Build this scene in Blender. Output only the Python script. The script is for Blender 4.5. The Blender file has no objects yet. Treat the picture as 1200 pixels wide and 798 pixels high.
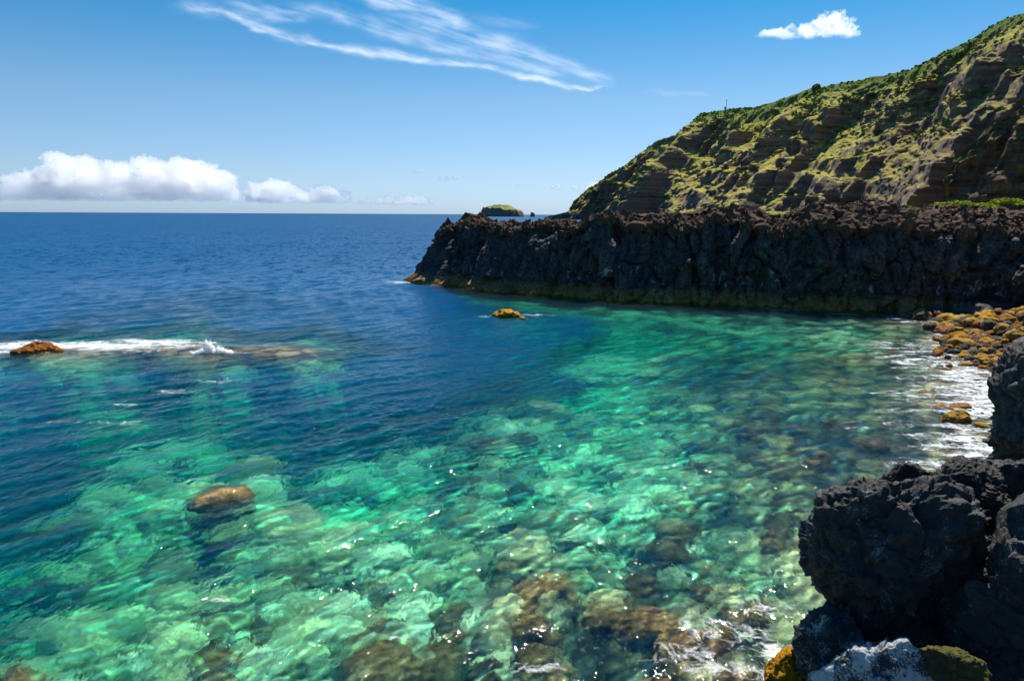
import bpy, bmesh, math, random
import numpy as np
from mathutils import Matrix, Vector

R = math.radians
rs = random.Random(7)
C = bpy.context.scene.collection
SC = bpy.context.scene

# ------------------------------------------------------------------ camera
CAM_H = 10.0
PITCH = R(10.45)
ROLL = R(0.28)
FPX = 800.0                       # focal length in photo pixels (24 mm on 36 mm)
fw = Vector((0, math.cos(PITCH), -math.sin(PITCH)))
r0 = Vector((1, 0, 0)); u0 = Vector((0, math.sin(PITCH), math.cos(PITCH)))
rt = r0 * math.cos(ROLL) + u0 * math.sin(ROLL)
up = u0 * math.cos(ROLL) - r0 * math.sin(ROLL)
cam = bpy.data.cameras.new('camera')
cam.sensor_width = 36.0; cam.lens = 24.0
cam.clip_start = 0.1; cam.clip_end = 200000
camo = bpy.data.objects.new('camera', cam); C.objects.link(camo)
camo.matrix_world = Matrix(((rt.x, up.x, -fw.x, 0), (rt.y, up.y, -fw.y, 0), (rt.z, up.z, -fw.z, CAM_H), (0, 0, 0, 1)))
SC.camera = camo

def ray(px, py):
    d = rt * ((px - 600) / FPX) + up * (-(py - 399) / FPX) + fw
    return d.normalized()
def ground(px, py, z=0.0):        # point of the plane z seen at that place of the photo
    d = ray(px, py); t = (z - CAM_H) / d.z
    return Vector((0, 0, CAM_H)) + d * t
def at_y(px, py, y):              # point at depth y
    d = ray(px, py); t = y / d.y
    return Vector((0, 0, CAM_H)) + d * t

# ------------------------------------------------------------------ world, sun, exposure
SUN_EL, SUN_AZ = R(56), R(24)     # azimuth clockwise from +Y (the viewing direction)
w = bpy.data.worlds.new('World'); SC.world = w; w.use_nodes = True
nt = w.node_tree; nt.nodes.clear()
sky = nt.nodes.new('ShaderNodeTexSky'); sky.sky_type = 'NISHITA'; sky.sun_disc = False
sky.sun_elevation = SUN_EL; sky.sun_rotation = SUN_AZ
sky.altitude = 0; sky.air_density = 1.0; sky.dust_density = 0.3; sky.ozone_density = 3.0
bg = nt.nodes.new('ShaderNodeBackground'); bg.inputs['Strength'].default_value = 0.085
wo = nt.nodes.new('ShaderNodeOutputWorld')
hs = nt.nodes.new('ShaderNodeHueSaturation'); hs.inputs['Saturation'].default_value = 1.12
# clear-air tint: paler and bluer towards the horizon, deeper overhead, the same all the way round
tc = nt.nodes.new('ShaderNodeTexCoord'); sx = nt.nodes.new('ShaderNodeSeparateXYZ'); nt.links.new(tc.outputs['Generated'], sx.inputs[0])
rp = nt.nodes.new('ShaderNodeValToRGB'); nt.links.new(sx.outputs[2], rp.inputs[0])
SKY_TINT = [(0.0, (0.64, 0.87, 1.42)), (0.06, (0.76, 0.88, 1.14)), (0.15, (0.78, 0.91, 1.0)), (0.27, (0.42, 0.82, 0.98)), (0.45, (0.24, 0.68, 0.92))]
while len(rp.color_ramp.elements) < len(SKY_TINT): rp.color_ramp.elements.new(0.5)
for el, (p_, c_) in zip(rp.color_ramp.elements, SKY_TINT): el.position = p_; el.color = (*c_, 1)
mm = nt.nodes.new('ShaderNodeMix'); mm.data_type = 'RGBA'; mm.blend_type = 'MULTIPLY'; mm.inputs['Factor'].default_value = 1
nt.links.new(sky.outputs[0], mm.inputs[6]); nt.links.new(rp.outputs[0], mm.inputs[7])
nt.links.new(mm.outputs[2], hs.inputs['Color']); nt.links.new(hs.outputs[0], bg.inputs[0])
nt.links.new(bg.outputs[0], wo.inputs[0])
sun = bpy.data.lights.new('sun', 'SUN'); sun.energy = 4.9; sun.angle = R(0.53); sun.color = (1.0, 0.955, 0.87)
suno = bpy.data.objects.new('sun', sun); C.objects.link(suno)
sd = Vector((math.sin(SUN_AZ) * math.cos(SUN_EL), math.cos(SUN_AZ) * math.cos(SUN_EL), math.sin(SUN_EL)))
suno.rotation_euler = (-sd).to_track_quat('-Z', 'Y').to_euler()
suno.location = sd * 100
vs = SC.view_settings
SC.display_settings.display_device = 'sRGB'
vs.view_transform = 'Standard'; vs.look = 'None'; vs.exposure = 0.36; vs.gamma = 1.0
cy = SC.cycles
cy.use_denoising = True
cy.use_adaptive_sampling = True; cy.adaptive_threshold = 0.02
cy.max_bounces = 28; cy.diffuse_bounces = 2; cy.glossy_bounces = 3; cy.transmission_bounces = 4
cy.transparent_max_bounces = 12; cy.volume_bounces = 26
cy.sample_clamp_indirect = 6; cy.blur_glossy = 0.5
cy.caustics_reflective = False; cy.caustics_refractive = True

# ------------------------------------------------------------------ numpy noise
_g = np.random.RandomState(11)
_perm = _g.permutation(512).astype(np.int64)
_gr = _g.normal(size=(512, 3)); _gr /= np.linalg.norm(_gr, axis=1)[:, None]
def _hash(i, j, k):
    return _perm[(_perm[(_perm[i & 511] + j) & 511] + k) & 511]
def noise(x, y, z=0.0):
    x, y, z = np.broadcast_arrays(np.asarray(x, float), np.asarray(y, float), np.asarray(z, float))
    xi, yi, zi = np.floor(x).astype(np.int64), np.floor(y).astype(np.int64), np.floor(z).astype(np.int64)
    xf, yf, zf = x - xi, y - yi, z - zi
    u, v, s = [t * t * t * (t * (t * 6 - 15) + 10) for t in (xf, yf, zf)]
    out = 0.0
    for a in (0, 1):
        for b in (0, 1):
            for c in (0, 1):
                g = _gr[_hash(xi + a, yi + b, zi + c)]
                d = g[..., 0] * (xf - a) + g[..., 1] * (yf - b) + g[..., 2] * (zf - c)
                out = out + d * (u if a else 1 - u) * (v if b else 1 - v) * (s if c else 1 - s)
    return out * 1.6
def fbm(x, y, z=0.0, o=4, g=0.5, l=2.03):
    t = 0.0; a = 1.0
    for i in range(o):
        t = t + a * noise(x, y, z); x = x * l + 13.1; y = y * l + 7.7; z = z * l + 3.3; a *= g
    return t
def ridged(x, y, z=0.0, o=4, g=0.5, l=2.03):
    t = 0.0; a = 1.0
    for i in range(o):
        t = t + a * (1 - 2 * np.abs(noise(x, y, z))); x = x * l + 5.1; y = y * l + 9.7; z = z * l + 1.3; a *= g
    return t
def worley(x, y, z=None, seed=0):
    """distance to nearest, second nearest and a random number of the nearest cell (2D or 3D)"""
    x = np.asarray(x, float); y = np.asarray(y, float)
    three = z is not None
    z = np.asarray(z, float) if three else np.zeros_like(x)
    xi, yi, zi = np.floor(x).astype(np.int64), np.floor(y).astype(np.int64), np.floor(z).astype(np.int64)
    f1 = np.full(x.shape, 9.0); f2 = np.full(x.shape, 9.0); idn = np.zeros(x.shape)
    for a in (-1, 0, 1):
        for b in (-1, 0, 1):
            for c in ((-1, 0, 1) if three else (0,)):
                h = _hash(xi + a + seed, yi + b, zi + c)
                jx = (_perm[(h + 17) & 511] / 511.0); jy = (_perm[(h + 91) & 511] / 511.0); jz = (_perm[(h + 211) & 511] / 511.0) if three else 0
                d = np.sqrt((xi + a + jx - x) ** 2 + (yi + b + jy - y) ** 2 + ((zi + c + jz - z) ** 2 if three else 0))
                nr = d < f1
                f2 = np.where(nr, f1, np.minimum(f2, d)); idn = np.where(nr, _perm[(h + 333) & 511] / 511.0, idn); f1 = np.where(nr, d, f1)
    return f1, f2, idn
def facets(x, y, z, seed=0):
    """broken stone: every cell of a random mosaic is a flat chip with a tilt and a step of its own"""
    xi, yi, zi = np.floor(x).astype(np.int64), np.floor(y).astype(np.int64), np.floor(z).astype(np.int64)
    f1 = np.full(x.shape, 9.0); out = np.zeros(x.shape)
    for a in (-1, 0, 1):
        for b in (-1, 0, 1):
            for c in (-1, 0, 1):
                h = _hash(xi + a + seed, yi + b, zi + c)
                dx = x - (xi + a + _perm[(h + 17) & 511] / 511.0); dy = y - (yi + b + _perm[(h + 91) & 511] / 511.0); dz = z - (zi + c + _perm[(h + 211) & 511] / 511.0)
                d = np.abs(dx) + np.abs(dy) + np.abs(dz)
                g_ = _gr[(h + 5) & 511]; val = (dx * g_[..., 0] + dy * g_[..., 1] + dz * g_[..., 2]) * .8 + (_perm[(h + 333) & 511] / 511.0 - .5) * .45
                nr = d < f1; out = np.where(nr, val, out); f1 = np.where(nr, d, f1)
    return out
def smooth(a, b, x):
    t = np.clip((x - a) / (b - a), 0, 1); return t * t * (3 - 2 * t)

# ------------------------------------------------------------------ mesh and object helpers
def mesh_np(name, v, f, smooth_shade=True, attrs=None):
    """mesh from numpy vertices (n,3) and faces (m,k)"""
    v = np.ascontiguousarray(v, dtype=np.float32); f = np.ascontiguousarray(f, dtype=np.int32)
    me = bpy.data.meshes.new(name); k = f.shape[1]
    me.vertices.add(len(v)); me.vertices.foreach_set('co', v.ravel())
    me.loops.add(f.size); me.loops.foreach_set('vertex_index', f.ravel())
    me.polygons.add(len(f)); me.polygons.foreach_set('loop_start', np.arange(0, f.size, k, dtype=np.int32))
    me.polygons.foreach_set('use_smooth', np.full(len(f), smooth_shade))
    me.update(calc_edges=True)
    for an, av in (attrs or {}).items():
        a = me.attributes.new(an, 'FLOAT', 'POINT'); a.data.foreach_set('value', np.ascontiguousarray(av, dtype=np.float32).ravel())
    return me
def grid_faces(nr, nc):
    i = np.arange(nr - 1)[:, None] * nc + np.arange(nc - 1)[None, :]
    return np.stack([i, i + 1, i + nc + 1, i + nc], -1).reshape(-1, 4)
def link(name, me, mat=None, parent=None):
    o = bpy.data.objects.new(name, me); C.objects.link(o)
    if mat is not None and not me.materials: me.materials.append(mat)
    if parent is not None: o.parent = parent
    return o
def tag(o, label=None, cat=None, group=None, kind=None):
    if label: o['label'] = label
    if cat: o['category'] = cat
    if group: o['group'] = group
    if kind: o['kind'] = kind
    return o
def empty(name, loc=(0, 0, 0)):
    o = bpy.data.objects.new(name, None); C.objects.link(o); o.location = loc; o.empty_display_size = 0.2
    return o

# ------------------------------------------------------------------ node helpers
class NB:
    def __init__(s, name):
        s.m = bpy.data.materials.new(name); s.m.use_nodes = True; s.t = s.m.node_tree; s.t.nodes.clear()
        s.out = s.n('ShaderNodeOutputMaterial')
    def n(s, typ, **k):
        nd = s.t.nodes.new(typ)
        for a, b in k.items(): setattr(nd, a, b)
        return nd
    def l(s, a, b):
        s.t.links.new(a, b)
    def put(s, sock, v):
        if isinstance(v, bpy.types.NodeSocket): s.l(v, sock)
        elif v is not None: sock.default_value = v
    def coord(s, kind='Object'):
        return s.n('ShaderNodeTexCoord').outputs[kind]
    def pos(s):
        return s.n('ShaderNodeNewGeometry').outputs['Position']
    def attr(s, name):
        a = s.n('ShaderNodeAttribute'); a.attribute_name = name; return a.outputs['Fac']
    def map(s, v, sc=(1, 1, 1), rot=(0, 0, 0), loc=(0, 0, 0)):
        m = s.n('ShaderNodeMapping'); s.l(v, m.inputs[0]); m.inputs['Scale'].default_value = sc
        m.inputs['Rotation'].default_value = rot; m.inputs['Location'].default_value = loc; return m.outputs[0]
    def noise(s, v, scale, detail=5, rough=0.55, dist=0.0, col=False):
        n = s.n('ShaderNodeTexNoise'); s.l(v, n.inputs['Vector']); n.inputs['Scale'].default_value = scale
        n.inputs['Detail'].default_value = detail; n.inputs['Roughness'].default_value = rough; n.inputs['Distortion'].default_value = dist
        return n.outputs['Color' if col else 'Fac']
    def vor(s, v, scale, feat='F1', out='Distance', rnd=1.0):
        n = s.n('ShaderNodeTexVoronoi', feature=feat); s.l(v, n.inputs['Vector']); n.inputs['Scale'].default_value = scale
        n.inputs['Randomness'].default_value = rnd
        return n.outputs[out]
    def ramp(s, v, stops, interp='LINEAR'):
        r = s.n('ShaderNodeValToRGB'); s.l(v, r.inputs[0]); e = r.color_ramp; e.interpolation = interp
        while len(e.elements) < len(stops): e.elements.new(0.5)
        for el, (p, c) in zip(e.elements, stops):
            el.position = p; el.color = c if isinstance(c, tuple) and len(c) == 4 else ((*c, 1) if isinstance(c, tuple) else (c, c, c, 1))
        return r.outputs[0]
    def math(s, op, a, b=None, c=None, clamp=False):
        m = s.n('ShaderNodeMath', operation=op, use_clamp=clamp)
        s.put(m.inputs[0], a)
        if b is not None: s.put(m.inputs[1], b)
        if c is not None: s.put(m.inputs[2], c)
        return m.outputs[0]
    def mix(s, f, a, b, mode='MIX'):
        m = s.n('ShaderNodeMix', data_type='RGBA', blend_type=mode)
        s.put(m.inputs['Factor'], f)
        for sk, v in ((m.inputs[6], a), (m.inputs[7], b)):
            if isinstance(v, tuple) and len(v) == 3: v = (*v, 1)
            s.put(sk, v)
        return m.outputs[2]
    def sep(s, v):
        n = s.n('ShaderNodeSeparateXYZ'); s.l(v, n.inputs[0]); return n.outputs
    def bump(s, h, strength, dist, normal=None):
        b = s.n('ShaderNodeBump'); s.l(h, b.inputs['Height']); b.inputs['Strength'].default_value = strength
        b.inputs['Distance'].default_value = dist
        if normal is not None: s.l(normal, b.inputs['Normal'])
        return b.outputs[0]
    def mixs(s, f, a, b):
        m = s.n('ShaderNodeMixShader'); s.put(m.inputs[0], f); s.l(a, m.inputs[1]); s.l(b, m.inputs[2]); return m.outputs[0]
    def bsdf(s, col, rough=0.8, normal=None, spec=0.3):
        p = s.n('ShaderNodeBsdfPrincipled')
        s.put(p.inputs['Base Color'], (*col, 1) if isinstance(col, tuple) and len(col) == 3 else col)
        s.put(p.inputs['Roughness'], rough); s.put(p.inputs['Specular IOR Level'], spec)
        if normal is not None: s.l(normal, p.inputs['Normal'])
        return p.outputs[0]
    def done(s, surf=None, vol=None):
        if surf is not None: s.l(surf, s.out.inputs['Surface'])
        if vol is not None: s.l(vol, s.out.inputs['Volume'])
        return s.m
# ------------------------------------------------------------------ depth chart of the bay (photo pixel -> metres of water)
DEPTH = [(0,262,30),(300,262,30),(520,262,30),(0,290,24),(250,290,24),(480,290,22),(0,330,16),(200,330,13),(400,330,13),(465,330,12),
 (0,355,12),(120,350,9),(250,350,8),(400,350,9),(500,348,10),(0,385,10),(150,380,8),(300,380,9),(450,380,9),
 (-60,410,2),(0,411,.8),(43,411,.4),(100,409,.7),(150,407,.7),(200,405,.6),(255,411,.45),(310,411,.6),(350,412,.9),(380,413,3),(430,413,8),
 (0,398,5),(150,393,5),(260,396,5),(0,425,5),(150,425,5),(300,425,4.5),
 (0,445,9),(150,445,8),(300,440,9),(450,430,11),(-100,500,10),(0,490,9),(100,480,7),(190,465,6),(300,470,8),(400,460,11),(500,450,11),
 (0,530,10),(60,520,8.5),(150,515,5),(250,510,5),(330,500,9),(430,490,11),(490,470,11),(0,575,8),(60,580,5),(120,560,4),(200,555,3.6),(300,535,3.6),(400,512,4.5),
 (460,497,3.4),(530,485,3.2),(600,480,3.2),(700,480,4),(640,445,7),(700,420,4.5),(800,430,3),(850,415,3.2),(560,420,10),(600,400,9),(500,390,9),
 (660,385,8),(750,385,6),(850,385,4),(950,375,3),(1000,385,1.8),(1050,390,.8),(900,440,2.2),(950,470,1.7),(1000,430,1.3),(1060,425,.6),(1100,420,.3),
 (1140,440,.15),(1170,455,.1),(1195,440,-.3),(1230,440,-1.2),(1140,400,-.1),(1180,400,-.9),(1220,400,-2),(1000,520,1.3),(1080,500,.6),(1140,510,.25),(1180,530,.1),(1240,530,-.4),
 (900,550,2),(930,600,1.7),(850,600,2.6),(800,520,2.8),(600,560,3.1),(500,600,3),(700,620,2.6),(300,600,3.2),(400,650,2.7),(200,640,3.2),(100,640,4),(0,640,5.5),
 (-80,640,6),(50,720,3.4),(-60,798,3),(0,790,2.3),(200,798,2.5),(400,798,2.3),(500,750,2.0),(600,790,1.7),(700,790,1.2),(640,680,1.2),(740,715,1.0),(820,745,.55),(870,760,.6),
 (900,700,1.5),(960,700,.9),(940,790,.2),(1020,700,0.1),(1100,650,-.2),(1200,650,-.6),(1000,790,-.6),(200,900,2),(500,900,1.2),(800,900,.3),(600,1000,0),(600,1300,-1.5),(0,1100,.5),(1200,900,-.9),
 (560,341,5),(640,346,5),(720,352,4.5),(800,357,4),(900,362,3),(1000,367,1.5),(1060,370,.5),(1100,370,0),(1160,372,-.8),(1250,372,-3),(560,332,6),(700,335,3),(900,340,0),(1100,350,-3)]
_dp = np.array([[*ground(a, b).xy, c] for a, b, c in DEPTH])
def _lp(x, y):
    yy = np.maximum(y, 2.0); r = np.hypot(x, yy)
    return np.stack([np.arctan2(x, yy) * 1.6, np.log(r) * 0.9], -1)
_dq = _lp(_dp[:, 0], _dp[:, 1])
def gb(x, y, px, py, sx, sy, rot=0.0):   # soft patch centred where the photo shows it, radii in metres
    c = ground(px, py); u = x - c.x; v = y - c.y
    cr, sr = math.cos(rot), math.sin(rot)
    return np.exp(-(((u * cr + v * sr) / sx) ** 2 + ((-u * sr + v * cr) / sy) ** 2))

def depth_at(x, y):
    q = _lp(x, y); num = 0.0; den = 0.0
    for (a, b), d in zip(_dq, _dp[:, 2]):
        w_ = 1.0 / (((q[..., 0] - a) ** 2 + (q[..., 1] - b) ** 2) + 2e-4) ** 2.2
        num = num + w_ * d; den = den + w_
    d = num / den
    d = d * (1 - .94 * np.clip(1.3 * gb(x, y, 190, 409, 12, 1.9), 0, 1)) * (1 - .90 * np.clip(1.3 * gb(x, y, 315, 411, 5.0, 1.7), 0, 1))
    return np.where(d > 1.2, 1.2 + (d - 1.2) * (.72 + .28 * smooth(4, 8, d)), d)

# polar fans around the foot of the lookout: fine near it, coarse far out
def polar(r0_, r1, nr, a0, a1, na, far=None):
    r = np.exp(np.linspace(math.log(r0_), math.log(r1), nr))
    if far is not None: r = np.concatenate([r, np.exp(np.linspace(math.log(r1), math.log(far[0]), far[1] + 1))[1:]])
    a = np.radians(np.linspace(a0, a1, na))
    rr, aa = np.meshgrid(r, a, indexing='ij')
    return rr, rr * np.sin(aa), rr * np.cos(aa), aa

# ------------------------------------------------------------------ seabed and beach
def build_seabed():
    rr, x, y, aa = polar(3.0, 260.0, 620, -62, 62, 620, (60000, 40))
    d = depth_at(x, y)
    near = 1 - smooth(120, 260, rr)
    rough_ = smooth(-0.6, 1.5, d) * (1 - 0.75 * smooth(5, 9, d))
    wx = x + 0.5 * noise(x * .6, y * .6, 3.0); wy = y + 0.5 * noise(x * .6, y * .6, 8.0)
    f1, f2, cid = worley(wx / 1.9, wy / 1.9, seed=5)
    dome = np.sqrt(np.clip(1 - (f1 / 0.72) ** 2, 0, 1)) * (0.25 + 0.75 * cid)
    g1, g2, gid = worley(wx / 0.75 + 9, wy / 0.75 + 4, seed=3)
    dome2 = np.sqrt(np.clip(1 - (g1 / 0.7) ** 2, 0, 1)) * (0.2 + 0.8 * gid)
    big = fbm(x / 9, y / 9, 1.0, 3)
    h = -d + near * rough_ * (np.minimum(0.85, 0.33 * np.maximum(d, .3)) * (dome * 1.15 - 0.35) + 0.22 * dome2 * np.clip(d, .3, 1.5) + 0.55 * big * np.clip(d / 3, 0.1, 1.6) + 0.10 * fbm(x * 1.5, y * 1.5, 2.0, 3))
    h = np.where(d < 0.4, np.maximum(h, -d - 0.2) + 0, h)
    # keep the surface clear of accidental peaks, except where land is meant
    cap = np.where(d > 0.35, -0.22 - 0.10 * np.clip(d, 0, 2), 99)
    h = np.minimum(h, cap)
    pale = np.clip(dome * 1.0 + 0.30 * dome2 + 0.35 * big - .55 * (1 - smooth(0, .28, f2 - f1)) + .1, -.3, 1.3)
    weed = np.clip(1.1 * gb(x, y, 960, 440, 11, 17) + 1.0 * gb(x, y, 1030, 510, 6, 8) + .8 * gb(x, y, 940, 590, 3.0, 4) + .4 * gb(x, y, 760, 735, 2.4, 1.2) + .9 * gb(x, y, 300, 410, 9, 3), 0, 1)
    v = np.stack([x, y, h], -1).reshape(-1, 3)
    me = mesh_np('seabed', v, grid_faces(*x.shape), True, {'pale': pale.ravel(), 'dep': d.ravel(), 'weed': weed.ravel()})
    return me

def mat_seabed():
    b = NB('seabed_rock'); P = b.pos()
    n1 = b.noise(P, 0.22, 4, 0.6); n2 = b.noise(P, 1.3, 6, 0.62, 0.4); n3 = b.noise(P, 7, 4, 0.6); n4 = b.noise(b.map(P, loc=(31, 5, 0)), 0.13, 3, 0.5)
    pale = b.attr('pale'); dep = b.attr('dep')
    f = b.math('ADD', b.math('MULTIPLY', pale, 0.75), b.math('MULTIPLY', b.math('SUBTRACT', n2, 0.5), 1.3))
    f = b.math('ADD', f, b.math('MULTIPLY', b.math('SUBTRACT', n1, 0.5), 1.6))
    c = b.ramp(f, [(0.0, (.05, .06, .03)), (0.20, (.15, .17, .08)), (0.42, (.46, .47, .28)), (0.8, (.86, .84, .55))])
    sh = b.ramp(f, [(0.0, (.03, .03, .02)), (0.35, (.10, .075, .035)), (0.65, (.30, .20, .08)), (0.95, (.46, .36, .17))])
    m = b.ramp(b.math('ADD', dep, b.math('MULTIPLY', b.math('SUBTRACT', n1, 0.5), 3.0)), [(0.25, 1.0), (1.0, 0.0)])
    m = b.n('ShaderNodeMapRange'); b.l(b.math('ADD', dep, b.math('MULTIPLY', b.math('SUBTRACT', n4, 0.5), 4.0)), m.inputs[0])
    m.inputs[1].default_value = 0.6; m.inputs[2].default_value = 1.9; m.inputs[3].default_value = 1.0; m.inputs[4].default_value = 0.0
    wd = b.n('ShaderNodeMapRange'); b.l(b.math('ADD', b.attr('weed'), b.math('MULTIPLY', b.math('SUBTRACT', n2, 0.5), 1.6)), wd.inputs[0]); wd.inputs[1].default_value = .30; wd.inputs[2].default_value = .62
    c = b.mix(b.math('MAXIMUM', m.outputs[0], wd.outputs[0]), c, sh)
    dr = b.n('ShaderNodeMapRange'); b.l(dep, dr.inputs[0]); dr.inputs[1].default_value = .05; dr.inputs[2].default_value = -.35
    c = b.mix(dr.outputs[0], c, b.mix(n3, (.02, .018, .016), (.075, .06, .048)))
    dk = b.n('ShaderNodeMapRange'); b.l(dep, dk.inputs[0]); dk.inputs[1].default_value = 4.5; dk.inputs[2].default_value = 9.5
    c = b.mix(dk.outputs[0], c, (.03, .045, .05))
    c = b.mix(b.math('MULTIPLY', n3, 0.5), c, b.mix(1.0, c, (.35, .35, .3), 'MULTIPLY'))
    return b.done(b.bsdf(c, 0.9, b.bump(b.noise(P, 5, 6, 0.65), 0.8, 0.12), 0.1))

# ------------------------------------------------------------------ water
WDIR = R(-52)
def wave_set():
    g = np.random.RandomState(5); L = []
    for i in range(84):
        lam = math.exp(g.uniform(math.log(0.25), math.log(6.5)))
        th = WDIR + g.normal() * (0.42 if lam < 2 else 0.28)
        s = 0.027 * g.uniform(0.6, 1.3) * (0.36 if lam > 2.4 else 1)
        L.append((lam, th, s, g.uniform(0, 6.283)))
    return L
WAVES = wave_set()
def wave_at(x, y, sp):
    """displacement of the water at rest position x, y, mesh spacing sp"""
    dx = np.zeros_like(x); dy = np.zeros_like(x); dz = np.zeros_like(x); lp = np.zeros_like(x)
    gust = 0.75 + 0.45 * fbm(x / 14, y / 22, 5.0, 2)
    wx = x + 0.25 * noise(x / 3, y / 3, 1.5); wy = y + 0.25 * noise(x / 3, y / 3, 9.5)
    for lam, th, s, ph in WAVES:
        k = 2 * math.pi / lam; a = s / k
        f = smooth(2.2, 4.5, lam / sp) * a * smooth(330, 180, np.hypot(x, y))
        if lam < 2.5: f = f * gust
        p = k * (math.cos(th) * wx + math.sin(th) * wy) + ph
        c_ = np.cos(p); s_ = np.sin(p)
        lp += f * c_ * k ** 1.6
        dz += f * c_; dx -= 0.75 * f * math.cos(th) * s_; dy -= 0.75 * f * math.sin(th) * s_
    return dx, dy, dz, lp

def build_water():
    rr, x, y, aa = polar(4.0, 330.0, 1000, -60, 60, 760, (70000, 60))
    sp = np.maximum(rr * 0.0044, rr * 0.0028)
    sp = np.where(rr > 330, 40, sp)
    d = depth_at(x, y)
    dx, dy, dz, lp = wave_at(x, y, sp)
    # caustics painted into the transmission colour from wave curvature: crests brighter, troughs darker
    painted_caustics = np.clip(np.exp(2.0 * lp * smooth(110, 40, rr)) * .80, .25, 3.0)
    calm = 0.55 + 0.45 * smooth(0.0, 2.5, d)
    dz = dz * calm
    # the swell heaps up on the reef at the left
    reef = gb(x, y, 190, 408, 9, 2.2)
    dz = dz + 0.25 * gb(x, y, 254, 410, 2.2, 1.0) + 0.10 * reef
    # foam chart
    foam = np.zeros_like(x)
    near = rr < 200
    # right shore
    sh = smooth(0.75, 0.05, d) * smooth(20, 24, rr) * smooth(10, 14, x)
    foam = np.maximum(foam, 0.80 * sh)
    foam = np.maximum(foam, 0.55 * smooth(1.5, 0.3, d) * smooth(22, 26, rr) * smooth(12, 18, x))
    for a_ in ((60, 405, 9, 2.0, 1.1), (130, 406, 8, 2.4, 1.05), (185, 401, 5, 1.6, 1.0), (215, 402, 4, 1.2, .9), (20, 412, 5, .9, .9), (250, 414, 3, .7, .9), (110, 412, 9, 1.5, .55), (300, 405, 4, .8, .45),
               (345, 408, 4, .8, .4), (592, 371, 3.2, .9, .6), (612, 369, 3.4, .7, .75), (476, 331, 3.0, 1.3, 1.0), (460, 330, 4, .9, .7),
               (930, 363, 5, .7, .8), (905, 361, 3, .7, .7), (985, 368, 4, .8, .6), (130, 495, 2.2, .7, .62), (200, 459, 2.4, .7, .62), (262, 447, 2.2, .7, .58), (70, 494, 1.6, .5, .55), (285, 478, 1.5, .5, .5), (150, 475, 2.0, .5, .5), (255, 702, .5, .12, .6), (455, 748, .4, .12, .6),
               (860, 745, 1.6, .8, .75), (900, 720, 1.0, .8, .65), (800, 770, 1.3, .7, .62), (740, 775, 1.4, .5, .55), (660, 780, 1.5, .4, .6), (870, 785, 1.5, .5, .7), (905, 760, .7, .7, .85), (690, 755, 1.0, .35, .4),
               (1095, 545, 2.0, 1.5, .8), (1130, 520, 3, 3, .8), (1100, 460, 6, 2.5, .55), (1150, 480, 4, 3.5, .9), (1060, 405, 5, 3, .6), (1090, 425, 5, 3, .75), (1010, 500, 2, 2, .4)):
        foam = np.maximum(foam, a_[4] * gb(x, y, a_[0], a_[1], a_[2], a_[3]))
    v = np.stack([x + dx, y + dy, dz], -1).reshape(-1, 3)
    nr, nc = x.shape
    f = grid_faces(nr, nc)
    # skirt and floor close the body of water
    idx = np.arange(nr * nc).reshape(nr, nc)
    loop = np.concatenate([idx[0, :], idx[1:, -1], idx[-1, -2::-1], idx[-2:0:-1, 0]])
    n0 = len(v); low = v[loop].copy(); low[:, 2] = -60
    v = np.concatenate([v, low]); m = len(loop)
    j = np.arange(m); jn = (j + 1) % m
    skirt = np.stack([n0 + j, n0 + jn, loop[jn], loop[j]], -1)
    # floor: strips joining left and right edges row by row
    pos = {int(a): n0 + i for i, a in enumerate(loop)}
    fl = np.array([[pos[int(idx[i, 0])], pos[int(idx[i, -1])], pos[int(idx[i + 1, -1])], pos[int(idx[i + 1, 0])]] for i in range(1, nr - 2)])
    c0 = [[pos[int(idx[0, 0])], pos[int(idx[0, -1])], pos[int(idx[1, -1])], pos[int(idx[1, 0])]],
          [pos[int(idx[-2, 0])], pos[int(idx[-2, -1])], pos[int(idx[-1, -1])], pos[int(idx[-1, 0])]]]
    f = np.concatenate([f, skirt, fl[:, ::-1], np.array(c0)[:, ::-1]])
    foam_a = np.concatenate([foam.ravel(), np.zeros(m)])
    deep = np.concatenate([(smooth(4.5, 10.5, d) * smooth(16, 80, rr)).ravel(), np.zeros(m)])
    me = mesh_np('sea_water', v, f, True, {'deep': deep, 'painted_caustics': np.concatenate([painted_caustics.ravel(), np.ones(m)]), 'foam': foam_a, 'far': np.concatenate([smooth(30, 190, rr).ravel(), np.ones(m)])})
    return me

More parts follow.
